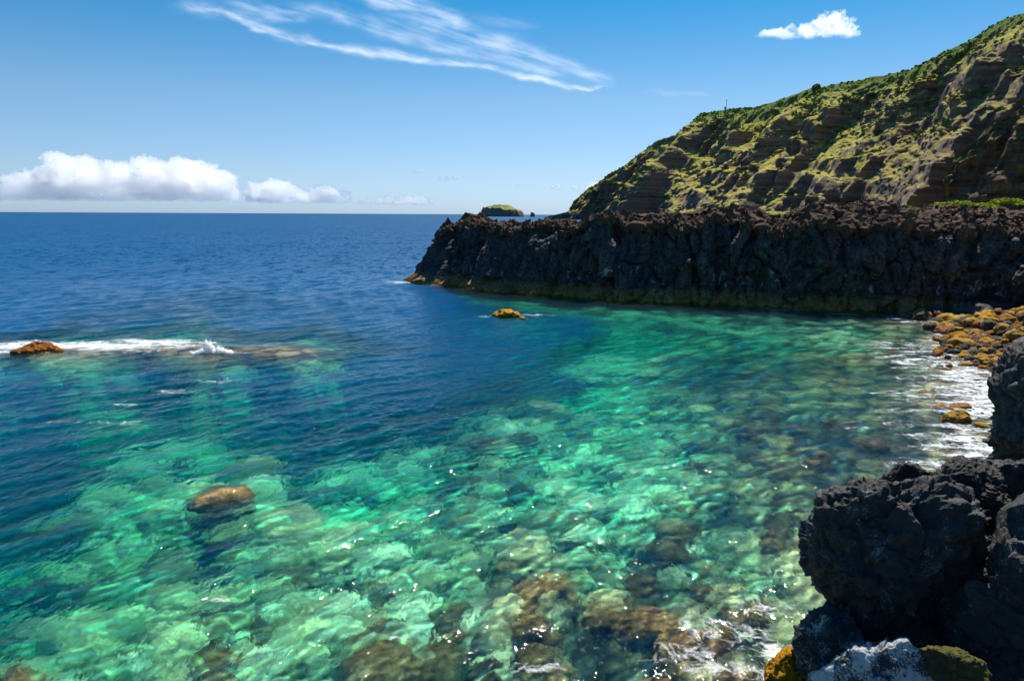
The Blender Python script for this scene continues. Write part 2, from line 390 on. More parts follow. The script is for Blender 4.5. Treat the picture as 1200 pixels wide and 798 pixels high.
def mat_water():
    b = NB('sea_water'); P = b.pos(); far = b.attr('far')
    rot = (0, 0, -WDIR)
    q = b.map(P, (1, .55, 1), rot)
    n1 = b.noise(q, 2.6, 3, 0.5, 0.3); n2 = b.noise(b.map(q, loc=(9, 3, 0)), 9, 3, 0.55)
    h = b.math('ADD', b.math('MULTIPLY', n1, 0.12), b.math('MULTIPLY', n2, 0.012))
    nrm = b.bump(h, 1.0, 1.0)
    # far out the ripples are finer than a pixel: tilt the normal itself instead of relying on a height difference
    def vm(op, x, y=None):
        m = b.n('ShaderNodeVectorMath', operation=op); b.put(m.inputs[0], x)
        if y is not None: b.put(m.inputs[1], y)
        return m.outputs[0]
    t1 = vm('SUBTRACT', b.noise(q, 0.7, 4, 0.65, 0, True), (.5, .5, .5)); t2 = vm('SUBTRACT', b.noise(b.map(P, (1, .6, 1), (0, 0, 0.25)), 0.13, 3, 0.55, 0, True), (.5, .5, .5))
    tt = vm('ADD', vm('MULTIPLY', t1, (2.6, 3.0, 0)), vm('MULTIPLY', t2, (.8, 1.0, 0)))
    fa = b.n('ShaderNodeVectorMath', operation='SCALE'); b.l(tt, fa.inputs[0]); b.l(far, fa.inputs['Scale'])
    nsm = b.n('ShaderNodeVectorMath', operation='SCALE'); b.l(fa.outputs[0], nsm.inputs[0]); nsm.inputs['Scale'].default_value = .28
    nmild = vm('NORMALIZE', vm('ADD', nrm, nsm.outputs[0]))
    nrm = vm('NORMALIZE', vm('ADD', nrm, fa.outputs[0]))
    fr = b.n('ShaderNodeFresnel'); fr.inputs['IOR'].default_value = 1.333; b.l(nrm, fr.inputs['Normal'])
    gl = b.n('ShaderNodeBsdfGlossy'); b.l(nmild, gl.inputs['Normal'])
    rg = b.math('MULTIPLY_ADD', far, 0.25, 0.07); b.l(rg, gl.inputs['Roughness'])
    rf = b.n('ShaderNodeBsdfRefraction'); rf.inputs['IOR'].default_value = 1.333; rf.inputs['Roughness'].default_value = 0.0; b.l(nmild, rf.inputs['Normal'])
    tr = b.n('ShaderNodeBsdfTransparent')
    b.l(b.math('MULTIPLY_ADD', far, -.55, REFR), rf.inputs['Color']); b.l(b.math('MULTIPLY', b.attr('painted_caustics'), b.math('MULTIPLY_ADD', far, .42, MIXT)), tr.inputs['Color'])
    ad = b.n('ShaderNodeAddShader'); b.l(rf.outputs[0], ad.inputs[0]); b.l(tr.outputs[0], ad.inputs[1]); body = ad.outputs[0]
    dd = b.n('ShaderNodeBsdfDiffuse'); dd.inputs['Color'].default_value = DEEP; b.l(nrm, dd.inputs['Normal'])
    body = b.mixs(b.math('MULTIPLY', b.attr('deep'), .82), body, dd.outputs[0])
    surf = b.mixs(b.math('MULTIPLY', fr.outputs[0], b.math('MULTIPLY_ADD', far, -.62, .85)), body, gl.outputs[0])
    # foam
    foam = b.attr('foam')
    wv = b.n('ShaderNodeVectorMath', operation='MULTIPLY_ADD'); b.l(b.noise(P, 1.5, 3, 0.5, 0, True), wv.inputs[0]); wv.inputs[1].default_value = (.9, .9, 0); b.l(P, wv.inputs[2])
    W = wv.outputs[0]
    e1 = b.vor(W, 1.5, 'DISTANCE_TO_EDGE'); e2 = b.vor(W, 3.9, 'DISTANCE_TO_EDGE')
    lace = b.math('MAXIMUM', b.math('SUBTRACT', 1.0, b.math('MULTIPLY', e1, 5.0)), b.math('SUBTRACT', 0.8, b.math('MULTIPLY', e2, 4.5)))
    pn = b.noise(b.map(P, (.6, 1.4, 1)), 0.9, 5, 0.65, 0.5)
    fine = b.noise(P, 9, 3, 0.7)
    v = b.math('ADD', b.math('MULTIPLY', foam, 1.0), b.math('MULTIPLY', lace, 0.42))
    v = b.math('ADD', v, b.math('MULTIPLY', b.math('SUBTRACT', pn, 0.5), 2.0))
    v = b.math('ADD', v, b.math('MULTIPLY', b.math('SUBTRACT', fine, 0.5), 0.6))
    mr = b.n('ShaderNodeMapRange'); b.l(v, mr.inputs[0]); mr.inputs[1].default_value = 0.78; mr.inputs[2].default_value = 1.30; mr.inputs[3].default_value = 0; mr.inputs[4].default_value = 0.93
    gate = b.math('MULTIPLY', mr.outputs[0], b.math('GREATER_THAN', foam, 0.05))
    fo = b.n('ShaderNodeBsdfDiffuse'); fo.inputs['Color'].default_value = (.82, .84, .84, 1)
    b.l(b.bump(b.math('ADD', fine, lace), 0.6, 0.05), fo.inputs['Normal'])
    surf = b.mixs(gate, surf, fo.outputs[0])
    vc = b.n('ShaderNodeVolumeCoefficients')
    vc.inputs['Absorption Coefficients'].default_value = ABS
    vc.inputs['Scatter Coefficients'].default_value = SCA
    return b.done(surf, vc.outputs[0])
MIXT = 0.60; REFR = 0.80; DEEP = (.0005, .088, .235, 1)
ABS = (.31, .039, .076); SCA = (.0008, .0085, .024)
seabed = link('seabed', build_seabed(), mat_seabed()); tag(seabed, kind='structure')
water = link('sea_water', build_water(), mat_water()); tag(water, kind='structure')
# ------------------------------------------------------------------ lava headland across the bay
def mat_basalt():
    """dark basalt: colour follows height above the sea (tidal algae band), streaks and stains of their own shape"""
    b = NB('basalt_cliff'); P = b.pos(); z = b.sep(P)[2]
    n1 = b.noise(P, 0.5, 5, 0.6); n2 = b.noise(P, 3.5, 6, 0.65); col = b.noise(b.map(P, (1, 1, .18)), 0.9, 5, 0.6)
    c = b.ramp(b.math('ADD', b.math('MULTIPLY', n2, .6), b.math('MULTIPLY', col, .4)), [(0.38, (.014, .016, .020)), (0.5, (.05, .052, .056)), (0.62, (.15, .13, .11))])
    ru = b.ramp(n1, [(0.52, 0.0), (0.66, 1.0)])
    c = b.mix(b.math('MULTIPLY', ru, 0.55), c, (.085, .055, .038))
    # white stains low on the face
    st = b.noise(b.map(P, (1.1, 1.1, .55)), 0.85, 4, 0.6, 0.6)
    fine = b.noise(P, 4.5, 4, 0.7)
    band = b.math('MULTIPLY', b.ramp(b.math('DIVIDE', z, 12.0), [(0.12, 0.0), (0.17, 1.0), (0.33, 1.0), (0.42, 0.0)]), 0.28)
    w_ = b.math('ADD', b.math('ADD', st, band), b.math('MULTIPLY', b.math('SUBTRACT', fine, .5), .22))
    mr = b.n('ShaderNodeMapRange'); b.l(w_, mr.inputs[0]); mr.inputs[1].default_value = .885; mr.inputs[2].default_value = .93
    c = b.mix(b.math('MULTIPLY', mr.outputs[0], .75), c, (.40, .46, .45))
    # lichen green-brown then orange algae by the water
    zz = b.math('ADD', z, b.math('MULTIPLY', b.math('SUBTRACT', n1, .5), 1.6))
    a1 = b.n('ShaderNodeMapRange'); b.l(zz, a1.inputs[0]); a1.inputs[1].default_value = 1.55; a1.inputs[2].default_value = 1.05
    c = b.mix(b.math('MULTIPLY', a1.outputs[0], .9), c, b.ramp(n2, [(.35, (.12, .075, .03)), (.65, (.44, .24, .075))]))
    a2 = b.n('ShaderNodeMapRange'); b.l(zz, a2.inputs[0]); a2.inputs[1].default_value = .55; a2.inputs[2].default_value = .15
    c = b.mix(b.math('MULTIPLY', a2.outputs[0], .75), c, (.46, .19, .03))
    nr = b.bump(b.noise(P, 2.2, 8, 0.68), 0.9, 0.25)
    nr = b.bump(b.noise(P, 11, 5, 0.7), 0.6, 0.06, nr)
    return b.done(b.bsdf(c, 0.78, nr, 0.35))
def mat_clinker():
    b = NB('clinker_lava'); P = b.pos()
    n1 = b.noise(P, 0.35, 4, 0.6); n2 = b.noise(P, 4, 6, 0.7)
    c = b.ramp(n2, [(0.3, (.04, .024, .016)), (0.5, (.125, .070, .043)), (0.72, (.29, .17, .10))])
    c = b.mix(b.ramp(n1, [(.4, 0.0), (.6, .6)]), c, (.05, .036, .03))
    return b.done(b.bsdf(c, 0.92, b.bump(b.noise(P, 6, 6, 0.75), 1.0, 0.12), 0.15))
M_basalt = mat_basalt(); M_clinker = mat_clinker()

def resample(pts, n):
    p = np.array([[q[0], q[1]] for q in pts], float)
    for _ in range(2):                            # Chaikin corner cutting
        q = p[:-1] * .75 + p[1:] * .25; r = p[:-1] * .25 + p[1:] * .75
        p = np.concatenate([p[:1], np.stack([q, r], 1).reshape(-1, 2), p[-1:]])
    s = np.concatenate([[0], np.cumsum(np.hypot(*np.diff(p, axis=0).T))])
    t = np.linspace(0, s[-1], n)
    return np.stack([np.interp(t, s, p[:, 0]), np.interp(t, s, p[:, 1])], -1), t

FOOT = [(1420, 400), (1300, 388), (1215, 377), (1160, 371), (1110, 369), (1050, 365.5), (980, 363), (900, 359), (830, 356), (760, 352.5), (700, 349), (650, 346), (600, 341.5), (555, 337.5), (520, 335), (497, 333), (482, 331)]
foot = [ground(a, b_).xy for a, b_ in FOOT]
tip = foot[-1]
back = [(tip[0] - .5, tip[1] + 4), (tip[0] + 4, tip[1] + 12), (tip[0] + 16, tip[1] + 19), (tip[0] + 34, tip[1] + 25), (tip[0] + 62, tip[1] + 40), (tip[0] + 100, tip[1] + 70), (tip[0] + 170, tip[1] + 130)]
hl, hs_ = resample(list(foot) + back, 1500)
kf = int(np.argmin(np.hypot(hl[:, 0] - tip[0], hl[:, 1] - tip[1])))      # index of the tip
# rim height of the dark face against photo x
RIM = [(480, 6.0), (490, 7.5), (500, 7.9), (512, 8.3), (530, 8.5), (560, 7.7), (600, 7.8), (640, 8.3), (700, 8.7), (760, 8.9), (830, 8.8), (900, 8.7), (980, 8.6), (1060, 8.5), (1130, 8.4), (1200, 8.2), (1300, 8.2), (1420, 8)]
_rx = np.array([ground(a, b_).xy for a, b_ in ((x_, np.interp(x_, [f_[0] for f_ in FOOT][::-1], [f_[1] for f_ in FOOT][::-1])) for x_, _ in RIM)])
def headland_face():
    n = len(hl); T = np.gradient(hl, axis=0); T /= np.linalg.norm(T, axis=1)[:, None]
    for _ in range(30):
        T = (np.roll(T, 3, 0) + T + np.roll(T, -3, 0)) / 3
    T[:20] = T[20]; T[-20:] = T[-21]; T /= np.linalg.norm(T, axis=1)[:, None]
    N = np.stack([-T[:, 1], T[:, 0]], -1) * 1.0     # outward: towards the camera on the front side
    if N[200] @ (-hl[200]) < 0: N = -N
    nv = 150
    v = np.linspace(0, 1, nv)[None, :]
    s = hs_[:, None]
    rim = np.interp(hl[:, 0], _rx[:, 0], np.array([r[1] for r in RIM])) if _rx[0, 0] < _rx[-1, 0] else np.interp(hl[:, 0], _rx[::-1, 0], np.array([r[1] for r in RIM])[::-1])
    bk = np.arange(n) > kf
    rim = rim[:, None] + 0.7 * noise(s / 16, 0.0, 14.0) + 1.0 * noise(s / 5, 0.0, 4.0) + 0.5 * noise(s / 1.6, 0.0, 7.0)
    z = -4 + (rim + 4) * v + 0 * s
    hh = np.clip(z / rim, 0, 1)
    # profile: steep wall leaning back a little, with a bulge over an undercut
    tipf = np.exp(-((np.arange(n) - kf)[:, None] / 130.0) ** 2)
    lean = -(1.6 * hh + 0.9 * hh ** 3) - tipf * (2.4 * hh ** 0.9)
    under = fbm(s / 9, 2.2, 0.5, 2)
    lean = lean + (0.9 + 1.2 * np.clip(under, 0, 1)) * smooth(.34, .52, hh + 0.12 * noise(s / 3, 0., 9.)) * (1 - tipf)
    lean = lean + 0.8 * smooth(1.3, 0.2, z)         # ledge at the waterline
    X = hl[:, 0][:, None] + 0 * z; Y = hl[:, 1][:, None] + 0 * z
    ws = s + 0.9 * noise(s / 4, z / 6, 1.0)
    f1, f2, cid = worley(ws / 1.5, z / 4.5 + 0.3 * noise(s / 2, z / 2, 3.), seed=2)
    g1, g2, gid = worley(ws / 0.62, z / 1.7, seed=8)
    crack = smooth(0.0, 0.16, f2 - f1); crack2 = smooth(0.0, .18, g2 - g1)
    off = 1.7 * (cid - .5) + 0.8 * (crack - 1) + 0.36 * (gid - .5) + 0.20 * (crack2 - 1)
    off += 1.7 * fbm(s / 13, z / 14, 2.0, 2) + 0.45 * fbm(s / 1.9, z / 3.2, 6., 4)
    off += .75 * facets(ws / 1.7 + 0 * z, z / 2.6, 0 * z + .5, 4) + .34 * facets(ws / .6 + 0 * z, z / .9, 0 * z + .5, 9)
    off += 0.9 * (ridged(s / 4.5, z / 30, 3., 2) - .7) * smooth(0, .5, hh)
    nf = lean + off * smooth(-4, 0, z)
    px_ = X + N[:, 0][:, None] * nf; py_ = Y + N[:, 1][:, None] * nf
    pz = z + 0.25 * noise(s / 1.2, z / 1.5, 5.) * (v < .995)
    # top sheet: from the rim inwards, rising to the clinker ridge
    nt_ = 46
    q = np.linspace(0, 1, nt_ + 1)[1:][None, :]
    depth = np.where(bk, 6.0, 15.0)[:, None] * (0.25 + 0.75 * smooth(0, 260, np.abs(np.arange(n) - kf))[:, None])
    dd = q * depth
    rise = (0.3 + 2.0 * smooth(8, 40, hl[:, 0]))[:, None] * smooth(0, 1, q * 1.15) * (0.35 + 0.65 * smooth(0, 200, np.abs(np.arange(n) - kf))[:, None])
    tx = px_[:, -1:] - N[:, 0][:, None] * dd; ty = py_[:, -1:] - N[:, 1][:, None] * dd
    tz = pz[:, -1:] + rise + 0.5 * (ridged(tx / 3.5, ty / 3.5, 1., 4) - .6) * smooth(0, .15, q) + 0.3 * noise(tx / .7, ty / .7, 2.) * smooth(0, .1, q) - 0.2
    G = np.concatenate([np.stack([px_, py_, pz], -1), np.stack([tx, ty, tz], -1)], 1)
    return G, nv, N
HG, HNV, HN = headland_face()
def headland_build():
    root = empty('lava_headland', (float(hl[kf, 0]) + 40, float(hl[kf, 1]) - 8, 0))
    nr, nc = HG.shape[:2]; loc = np.array(root.location)
    face = mesh_np('cliff_face', (HG[:, :HNV] - loc).reshape(-1, 3), grid_faces(nr, HNV), True)
    top = mesh_np('lava_crust', (HG[:, HNV - 1:] - loc).reshape(-1, 3), grid_faces(nr, nc - HNV + 1), True)
    a = link('cliff_face', face, M_basalt, root); c = link('lava_crust', top, M_clinker, root)
    tag(root, 'long dark basalt headland with a vertical cliff face and crumbly brown top across the bay', 'headland')
    return root
headland = headland_build()
# ------------------------------------------------------------------ clinker blocks on the headland top
def ico(sub):
    bm = bmesh.new(); bmesh.ops.create_icosphere(bm, subdivisions=sub, radius=1.0)
    v = np.array([p.co[:] for p in bm.verts]); f = np.array([[p.index for p in q.verts] for q in bm.faces]); bm.free(); return v, f
ICO = {k: ico(k) for k in (1, 2, 3)}
def clinker():
    g = np.random.RandomState(3)
    V, F = ICO[2]; V1, F1 = ICO[1]; vs_, fs_ = [], []; o = 0
    nr, nc = HG.shape[:2]
    for k in range(9000):
        big = k < 4200
        i = int(g.uniform(60, kf + 170)); qn = int(HNV - 2 + abs(g.normal()) * 14 if big else HNV - 3 + g.uniform(0, 44))
        qn = min(qn, nc - 2)
        p = HG[i, qn]
        if p[0] > 95: continue
        r = g.uniform(.22, .62) * (1.5 if g.rand() < .12 else 1) if big else g.uniform(.15, .42)
        A, B = (V, F) if big and r > .35 else (V1, F1)
        sd_ = g.uniform(0, 50)
        nz = 1 + 0.75 * noise(A[:, 0] * 1.3 + sd_, A[:, 1] * 1.3, A[:, 2] * 1.3 + k) + (0.4 * noise(A[:, 0] * 3.1 + sd_, A[:, 1] * 3.1, A[:, 2] * 3.1) if len(A) > 20 else 0)
        q = A * nz[:, None] * r * np.array([g.uniform(.7, 1.2), g.uniform(.7, 1.2), g.uniform(.6, 1.35)])
        vs_.append(q + p + np.array([0, 0, r * g.uniform(-.3, .30)])); fs_.append(B + o); o += len(A)
    return np.concatenate(vs_), np.concatenate(fs_)
cv, cf = clinker(); cv = cv - np.array(headland.location)
cl = link('clinker_blocks', mesh_np('clinker_blocks', cv, cf, False), M_clinker, headland); cl['kind'] = 'stuff'

# ------------------------------------------------------------------ lava field behind the headland
def lava_field():
    xs = np.linspace(0, 1, 220); ys = np.linspace(0, 1, 160)
    u, v = np.meshgrid(xs, ys, indexing='ij')
    # a low shelf of lava reaching back from the headland to the foot of the mountain
    y = 92 + v ** 1.6 * 900
    x0 = -2 + 0.34 * (y - 92) ** 1.0
    x = x0 + 20 + u ** 1.3 * (260 + 0.7 * (y - 92))
    z = 9.8 + 0.6 * fbm(x / 30, y / 30, 2., 4) + 1.1 * ridged(x / 7, y / 7, 2., 3) * 0.5 + 0.004 * (y - 92)
    z = z * smooth(0, .06, u) - 3 * (1 - smooth(0, .06, u))
    z = z - 2.2 * smooth(60, 10, x)
    return mesh_np('lava_field', np.stack([x, y, z], -1).reshape(-1, 3), grid_faces(*x.shape)[:, ::-1], True)
M_field = None
def mat_field():
    b = NB('lava_field'); P = b.pos()
    n = b.noise(P, 0.12, 5, 0.6); n2 = b.noise(P, 2.5, 5, 0.7)
    c = b.ramp(n2, [(.3, (.03, .022, .016)), (.7, (.13, .085, .055))])
    c = b.mix(b.ramp(n, [(.46, 0.0), (.54, 1.0)]), c, b.ramp(n2, [(.3, (.10, .14, .02)), (.7, (.30, .33, .05))]))
    return b.done(b.bsdf(c, .9, b.bump(n2, 1.0, .3), .1))
lf = link('lava_field', lava_field(), mat_field()); tag(lf, kind='structure')

# low bright green bushes on the flat top
def bush_mesh(seed, n=150):
    g = np.random.RandomState(seed); V = []; F = []
    for k in range(n):
        d = g.normal(size=3); d /= np.linalg.norm(d); d[2] = abs(d[2]); r = g.uniform(.55, 1.0)
        c = d * r * np.array([1, 1, .6]); t = g.normal(size=3); t /= np.linalg.norm(t); s_ = np.cross(t, d); s_ /= (np.linalg.norm(s_) + 1e-6)
        q = .16 * g.uniform(.6, 1.3); o = len(V)
        V += [c - t * q, c + s_ * q * .7, c + t * q, c - s_ * q * .7]; F.append([o, o + 1, o + 2, o + 3])
    return mesh_np('bush', np.array(V), np.array(F), False)
def mat_leaf(name, a, c):
    b = NB(name); P = b.pos(); n = b.noise(P, 1.2, 3, .6)
    col = b.ramp(n, [(.3, a), (.7, c)])
    d = b.n('ShaderNodeBsdfDiffuse'); b.l(col, d.inputs[0]); t = b.n('ShaderNodeBsdfTranslucent'); b.l(col, t.inputs[0])
    return b.done(b.mixs(.45, d.outputs[0], t.outputs[0]))
M_bush = mat_leaf('coastal_bush', (.13, .19, .02), (.36, .38, .04)); M_dark = mat_leaf('dark_shrub', (.03, .05, .012), (.07, .10, .02))
bmsh = [bush_mesh(s) for s in range(4)]
for i, (px_, py_, yy, sc_) in enumerate([(1046, 241, 92, 1.3), (1058, 240, 92, 1.5), (1070, 241, 93, 1.1), (1108, 235, 97, 1.3), (1122, 234, 98, 1.5), (1148, 236, 96, 1.2), (1160, 237, 95, 1.2), (1168, 233, 98, 1.0), (1178, 231, 97, 1.5), (1188, 232, 97, 1.4), (1198, 234, 95, 1.0), (1052, 243, 89, .8), (1096, 237, 95, .9), (1135, 235, 97, 1.1)]):
    p = at_y(px_, py_ + 2, yy)
    o = link('bush', bmsh[i % 4], M_bush); o.location = (p.x, p.y, p.z - .5); o.scale = (sc_ * 1.3, sc_ * 1.3, sc_ * .7); o.rotation_euler = (0, 0, i * 1.7)
    lb = {0: 'leftmost yellow green bush on the brown lava top of the headland', 10: 'yellow green bush on the headland top at the very right edge'}.get(i) or ('small yellow green bush in the patch below the dark mountain spur on the headland top' if px_ > 1100 else 'small yellow green bush in the left patch of green on the headland top')
    tag(o, lb, 'bush', 'low bushes on the headland top' + (' at the right' if px_ > 1100 else ''))

# ------------------------------------------------------------------ mountain
def mat_mountain(name='mountain_slope', k=1.0):
    b = NB(name); P = b.pos(); g = b.n('ShaderNodeNewGeometry'); nz = b.sep(g.outputs['Normal'])[2]
    crest = b.attr('crest')
    n1 = b.noise(P, .011, 5, .6); n2 = b.noise(P, .06, 6, .65); n3 = b.noise(P, .35, 5, .7)
    strata = b.noise(b.map(P, (.02, .02, 1.0)), .22, 5, .6)
    rock = b.ramp(strata, [(.3, (.12, .09, .08)), (.5, (.28, .19, .145)), (.7, (.48, .33, .23))])
    rock = b.mix(b.math('MULTIPLY', n3, .5), rock, (.05, .045, .04))
    grass = b.ramp(b.math('ADD', b.math('MULTIPLY', n2, .7), b.math('MULTIPLY', n3, .3)), [(.3, (.17, .17, .035)), (.5, (.42, .37, .075)), (.7, (.62, .52, .16))])
    green = b.ramp(n3, [(.3, (.06, .10, .015)), (.7, (.20, .28, .04))])
    grass = b.mix(b.ramp(b.math('ADD', crest, b.math('MULTIPLY', b.math('SUBTRACT', n1, .5), 1.2)), [(.55, 0.0), (.85, 1.0)]), grass, green)
    f = b.math('ADD', nz, b.math('ADD', b.math('MULTIPLY', b.math('SUBTRACT', n2, .5), 1.2), b.math('MULTIPLY', b.math('SUBTRACT', n1, .5), .7)))
    f = b.math('ADD', f, b.math('MULTIPLY', crest, .15))
    f = b.math('ADD', f, b.math('MULTIPLY', b.math('SUBTRACT', n3, .5), .55))
    mr = b.n('ShaderNodeMapRange'); b.l(f, mr.inputs[0]); mr.inputs[1].default_value = .50; mr.inputs[2].default_value = .66
    rk = b.attr('rock'); cf_ = b.math('MULTIPLY', mr.outputs[0], b.math('SUBTRACT', 1.0, rk))
    c = b.mix(cf_, rock, grass)
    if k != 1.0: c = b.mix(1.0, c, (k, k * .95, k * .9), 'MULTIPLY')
    nr = b.bump(b.noise(P, .12, 8, .7), 1.0, 5.0)
    nr = b.bump(b.noise(b.map(P, (.2, .2, 1)), .5, 4, .6), .6, 1.5, nr)
    return b.done(b.bsdf(c, .95, nr, .1))
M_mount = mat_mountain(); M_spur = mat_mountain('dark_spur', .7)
def mountain(name, prof, out, wf, nT, nS, seed, benches=24., back=500., gul=1.0, rock0=0.0):
    """prof: (photo x, photo y, distance) of the skyline; out: seaward direction"""
    P = []
    for px_, py_, yy in prof:
        p = at_y(px_, py_, yy); P.append((p.x, p.y, max(p.z, 1.0)))
    P = np.array(P); L = np.concatenate([[0], np.cumsum(np.hypot(*np.diff(P[:, :2], axis=0).T))])
    t = np.linspace(0, L[-1], nT); X, Y, H = [np.interp(t, L, P[:, i]) for i in range(3)]
    H = H + 1.6 * noise(t / 14, seed, 0.) + 3.0 * noise(t / 45, seed, 3.) * smooth(0, 100, t)
    s = np.linspace(0, 1, nS)[None, :]
    t2 = t[:, None]; H2 = H[:, None]
    W = H2 * wf * (.30 + .70 * smooth(0, 420, t2)) + 6
    z = H2 * (1 - s) - 12 * s
    hor = W * s
    # gullies and spurs, growing from the crest down
    wt = t2 + 28 * noise(t2 / 120, s * 1.5, seed + 2.) + 55 * s
    amp = smooth(0, .35, s) * np.clip(H2 / 120, .15, 1) * gul
    r1 = ridged(wt / 130, s * .6, seed, 2); r2 = ridged(wt / 48, s * 1.3, seed + 5., 2); r3 = fbm(t2 / 14, z / 14, seed + 9., 5)
    hor = hor + amp * (58 * (r1 - .6) + 20 * (r2 - .6)) + 8.5 * r3 * smooth(0, .08, s)
    # benches of lava flows: steep scarps between grassy ledges, pinching in and out
    zz = z + 20 * fbm(t2 / 110, s * 2.2, seed + 4., 4) + .05 * t2; T_ = benches * (1 + .2 * noise(t2 / 200, 0., seed))
    fr = zz / T_ - np.floor(zz / T_); st = smooth(.25, .75, fr) - fr
    bs = np.clip(.6 + 1.9 * noise(t2 / 90, s * 4, seed + 6.), 0, 1.25) * smooth(0, .06, s)
    z = z + T_ * .46 * st * bs
    z2 = z + 0; fr2 = zz / 7.5 - np.floor(zz / 7.5); z = z + 7.5 * .30 * (smooth(.2, .8, fr2) - fr2) * smooth(0, .06, s) * np.clip(.6 + noise(t2 / 40, s * 6, 3.), 0, 1)
    o = np.array(out) / np.hypot(*out)
    gx = X[:, None] + o[0] * hor; gy = Y[:, None] + o[1] * hor
    # plateau behind the crest
    q = np.linspace(1, 0, 24)[None, :-1] ** 1.5
    bx = X[:, None] - o[0] * back * q + .5 * back * q; by = Y[:, None] - o[1] * back * q + .6 * back * q
    bz = H2 * (1 - .9 * q ** 2 * 0) - 6 * q * 0 - H2 * .35 * q ** 2 + 0 * bx
    G = np.concatenate([np.stack([bx, by, bz], -1), np.stack([gx, gy, z], -1)], 1)
    crest = np.concatenate([np.ones_like(bx), 1 - s * 3.0 + 0 * gx], 1)
    rock = np.concatenate([np.zeros_like(bx), np.clip(rock0 * smooth(.1, .5, s + .2 * noise(t2 / 60, s * 3, 1.)) + 0 * gx + smooth(.60, .9, t2 / L[-1] * 1.0 + .1 * noise(t2 / 80, s * 3, 8.)) * smooth(.1, .35, s) * .9 * (rock0 == 0), 0, 1)], 1)
    me = mesh_np(name, G.reshape(-1, 3), grid_faces(*G.shape[:2])[:, ::-1], True, {'crest': crest.ravel(), 'rock': rock.ravel()})
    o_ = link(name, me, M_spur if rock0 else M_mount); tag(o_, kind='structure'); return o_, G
SKYLINE = [(640, 254, 1560), (667, 248, 1520), (672, 236, 1510), (690, 222, 1480), (702, 214, 1460), (712, 205, 1445), (735, 193, 1410), (745, 183, 1395), (760, 172, 1370), (785, 160, 1330), (800, 154, 1310), (812, 143, 1295), (822, 134, 1280), (850, 128, 1245), (885, 126, 1200), (915, 117, 1160), (932, 110, 1140), (950, 104, 1115),
           (985, 98, 1070), (1030, 90, 1020), (1065, 83, 980), (1082, 74, 960), (1100, 65, 940), (1130, 50, 910), (1160, 32, 880), (1180, 21, 860), (1200, 15, 840), (1300, -30, 760), (1450, -90, 680), (1700, -150, 600)]
mount, MG = mountain('mountain', SKYLINE, (-.66, -.75), 1.45, 1150, 300, 2.0, 32.)
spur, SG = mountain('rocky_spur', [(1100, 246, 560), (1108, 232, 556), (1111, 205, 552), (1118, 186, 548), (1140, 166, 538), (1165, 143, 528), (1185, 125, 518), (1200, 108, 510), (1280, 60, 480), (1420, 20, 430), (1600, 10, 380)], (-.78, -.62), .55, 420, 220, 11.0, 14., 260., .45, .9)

# shrubs along the skyline, one mass nobody could count
def skyline_scrub():
    g = np.random.RandomState(8); V = []; F = []; o = 0; nb = 23
    A, B = ICO[1]
    for k in range(1100):
        i = int(g.uniform(170, 1000)); j = nb + int(abs(g.normal()) * 16)
        p = MG[i, j]; r = g.uniform(.6, 1.7)
        if noise(p[0] / 40, p[1] / 40, 1.) < -.15: continue
        q = A * (1 + .6 * noise(A[:, 0] * 2 + k, A[:, 1] * 2, A[:, 2] * 2))[:, None] * r * np.array([1.2, 1.2, .8])
        V.append(q + p + np.array([0, 0, r * .2])); F.append(B + o); o += len(A)
    return mesh_np('scrub', np.concatenate(V), np.concatenate(F), False)
sc_ = link('scrub', skyline_scrub(), mat_leaf('scrub', (.14, .20, .03), (.34, .42, .07))); tag(sc_, kind='stuff')

# bushes dotted over the slopes, more than anyone could count
def slope_scrub():
    g = np.random.RandomState(18); V = []; F = []; o = 0; A, B = ICO[1]
    for k in range(6500):
        i = int(g.uniform(60, 1000)); j = 23 + int(g.beta(1.0, 1.7) * 250); p = MG[i, j]; q_ = MG[i, j + 1]
        if abs(q_[2] - p[2]) > 1.1 or fbm(p[0] / 60, p[1] / 60, p[2] / 25, 3) < .02: continue
        r = g.uniform(.7, 2.2)
        q = A * (1 + .6 * noise(A[:, 0] * 2 + k, A[:, 1] * 2, A[:, 2] * 2))[:, None] * r * np.array([1.3, 1.3, .75])
        V.append(q + p + np.array([0, 0, r * .15])); F.append(B + o); o += len(A)
    return mesh_np('slope_scrub', np.concatenate(V), np.concatenate(F), False)
ss_ = link('slope_scrub', slope_scrub(), mat_leaf('slope_scrub', (.07, .10, .018), (.24, .27, .05))); tag(ss_, kind='stuff')

def leafy(name, n, seed, size):
    g = np.random.RandomState(seed); V = []; F = []
    for k in range(n):
        d = g.normal(size=3); d /= np.linalg.norm(d); r = g.uniform(.5, 1.0) ** .5
        c = d * r * (1 + .35 * noise(d[0] * 2, d[1] * 2, d[2] * 2 + seed)); t = g.normal(size=3); t /= np.linalg.norm(t); s_ = np.cross(t, d); s_ /= (np.linalg.norm(s_) + 1e-6)
        q = size * g.uniform(.6, 1.4); o = len(V); V += [c - t * q, c + s_ * q * .8, c + t * q, c - s_ * q * .8]; F.append([o, o + 1, o + 2, o + 3])
    return mesh_np(name, np.array(V), np.array(F), False)
def tube(path, rad, n=8):
    V = []; F = []
    for k, (p, r) in enumerate(zip(path, rad)):
        for j in range(n):
            a = 2 * math.pi * j / n; V.append((p[0] + r * math.cos(a), p[1] + r * math.sin(a), p[2]))
        if k: F += [[(k - 1) * n + j, (k - 1) * n + (j + 1) % n, k * n + (j + 1) % n, k * n + j] for j in range(n)]
    return np.array(V), np.array(F)
def mat_plain(name, col, rough=.7):
    b = NB(name); n = b.noise(b.pos(), 3, 4, .6)
    return b.done(b.bsdf(b.mix(b.math('MULTIPLY', n, .6), col, tuple(x * .5 for x in col)), rough))
tp = at_y(957, 101, 1104)
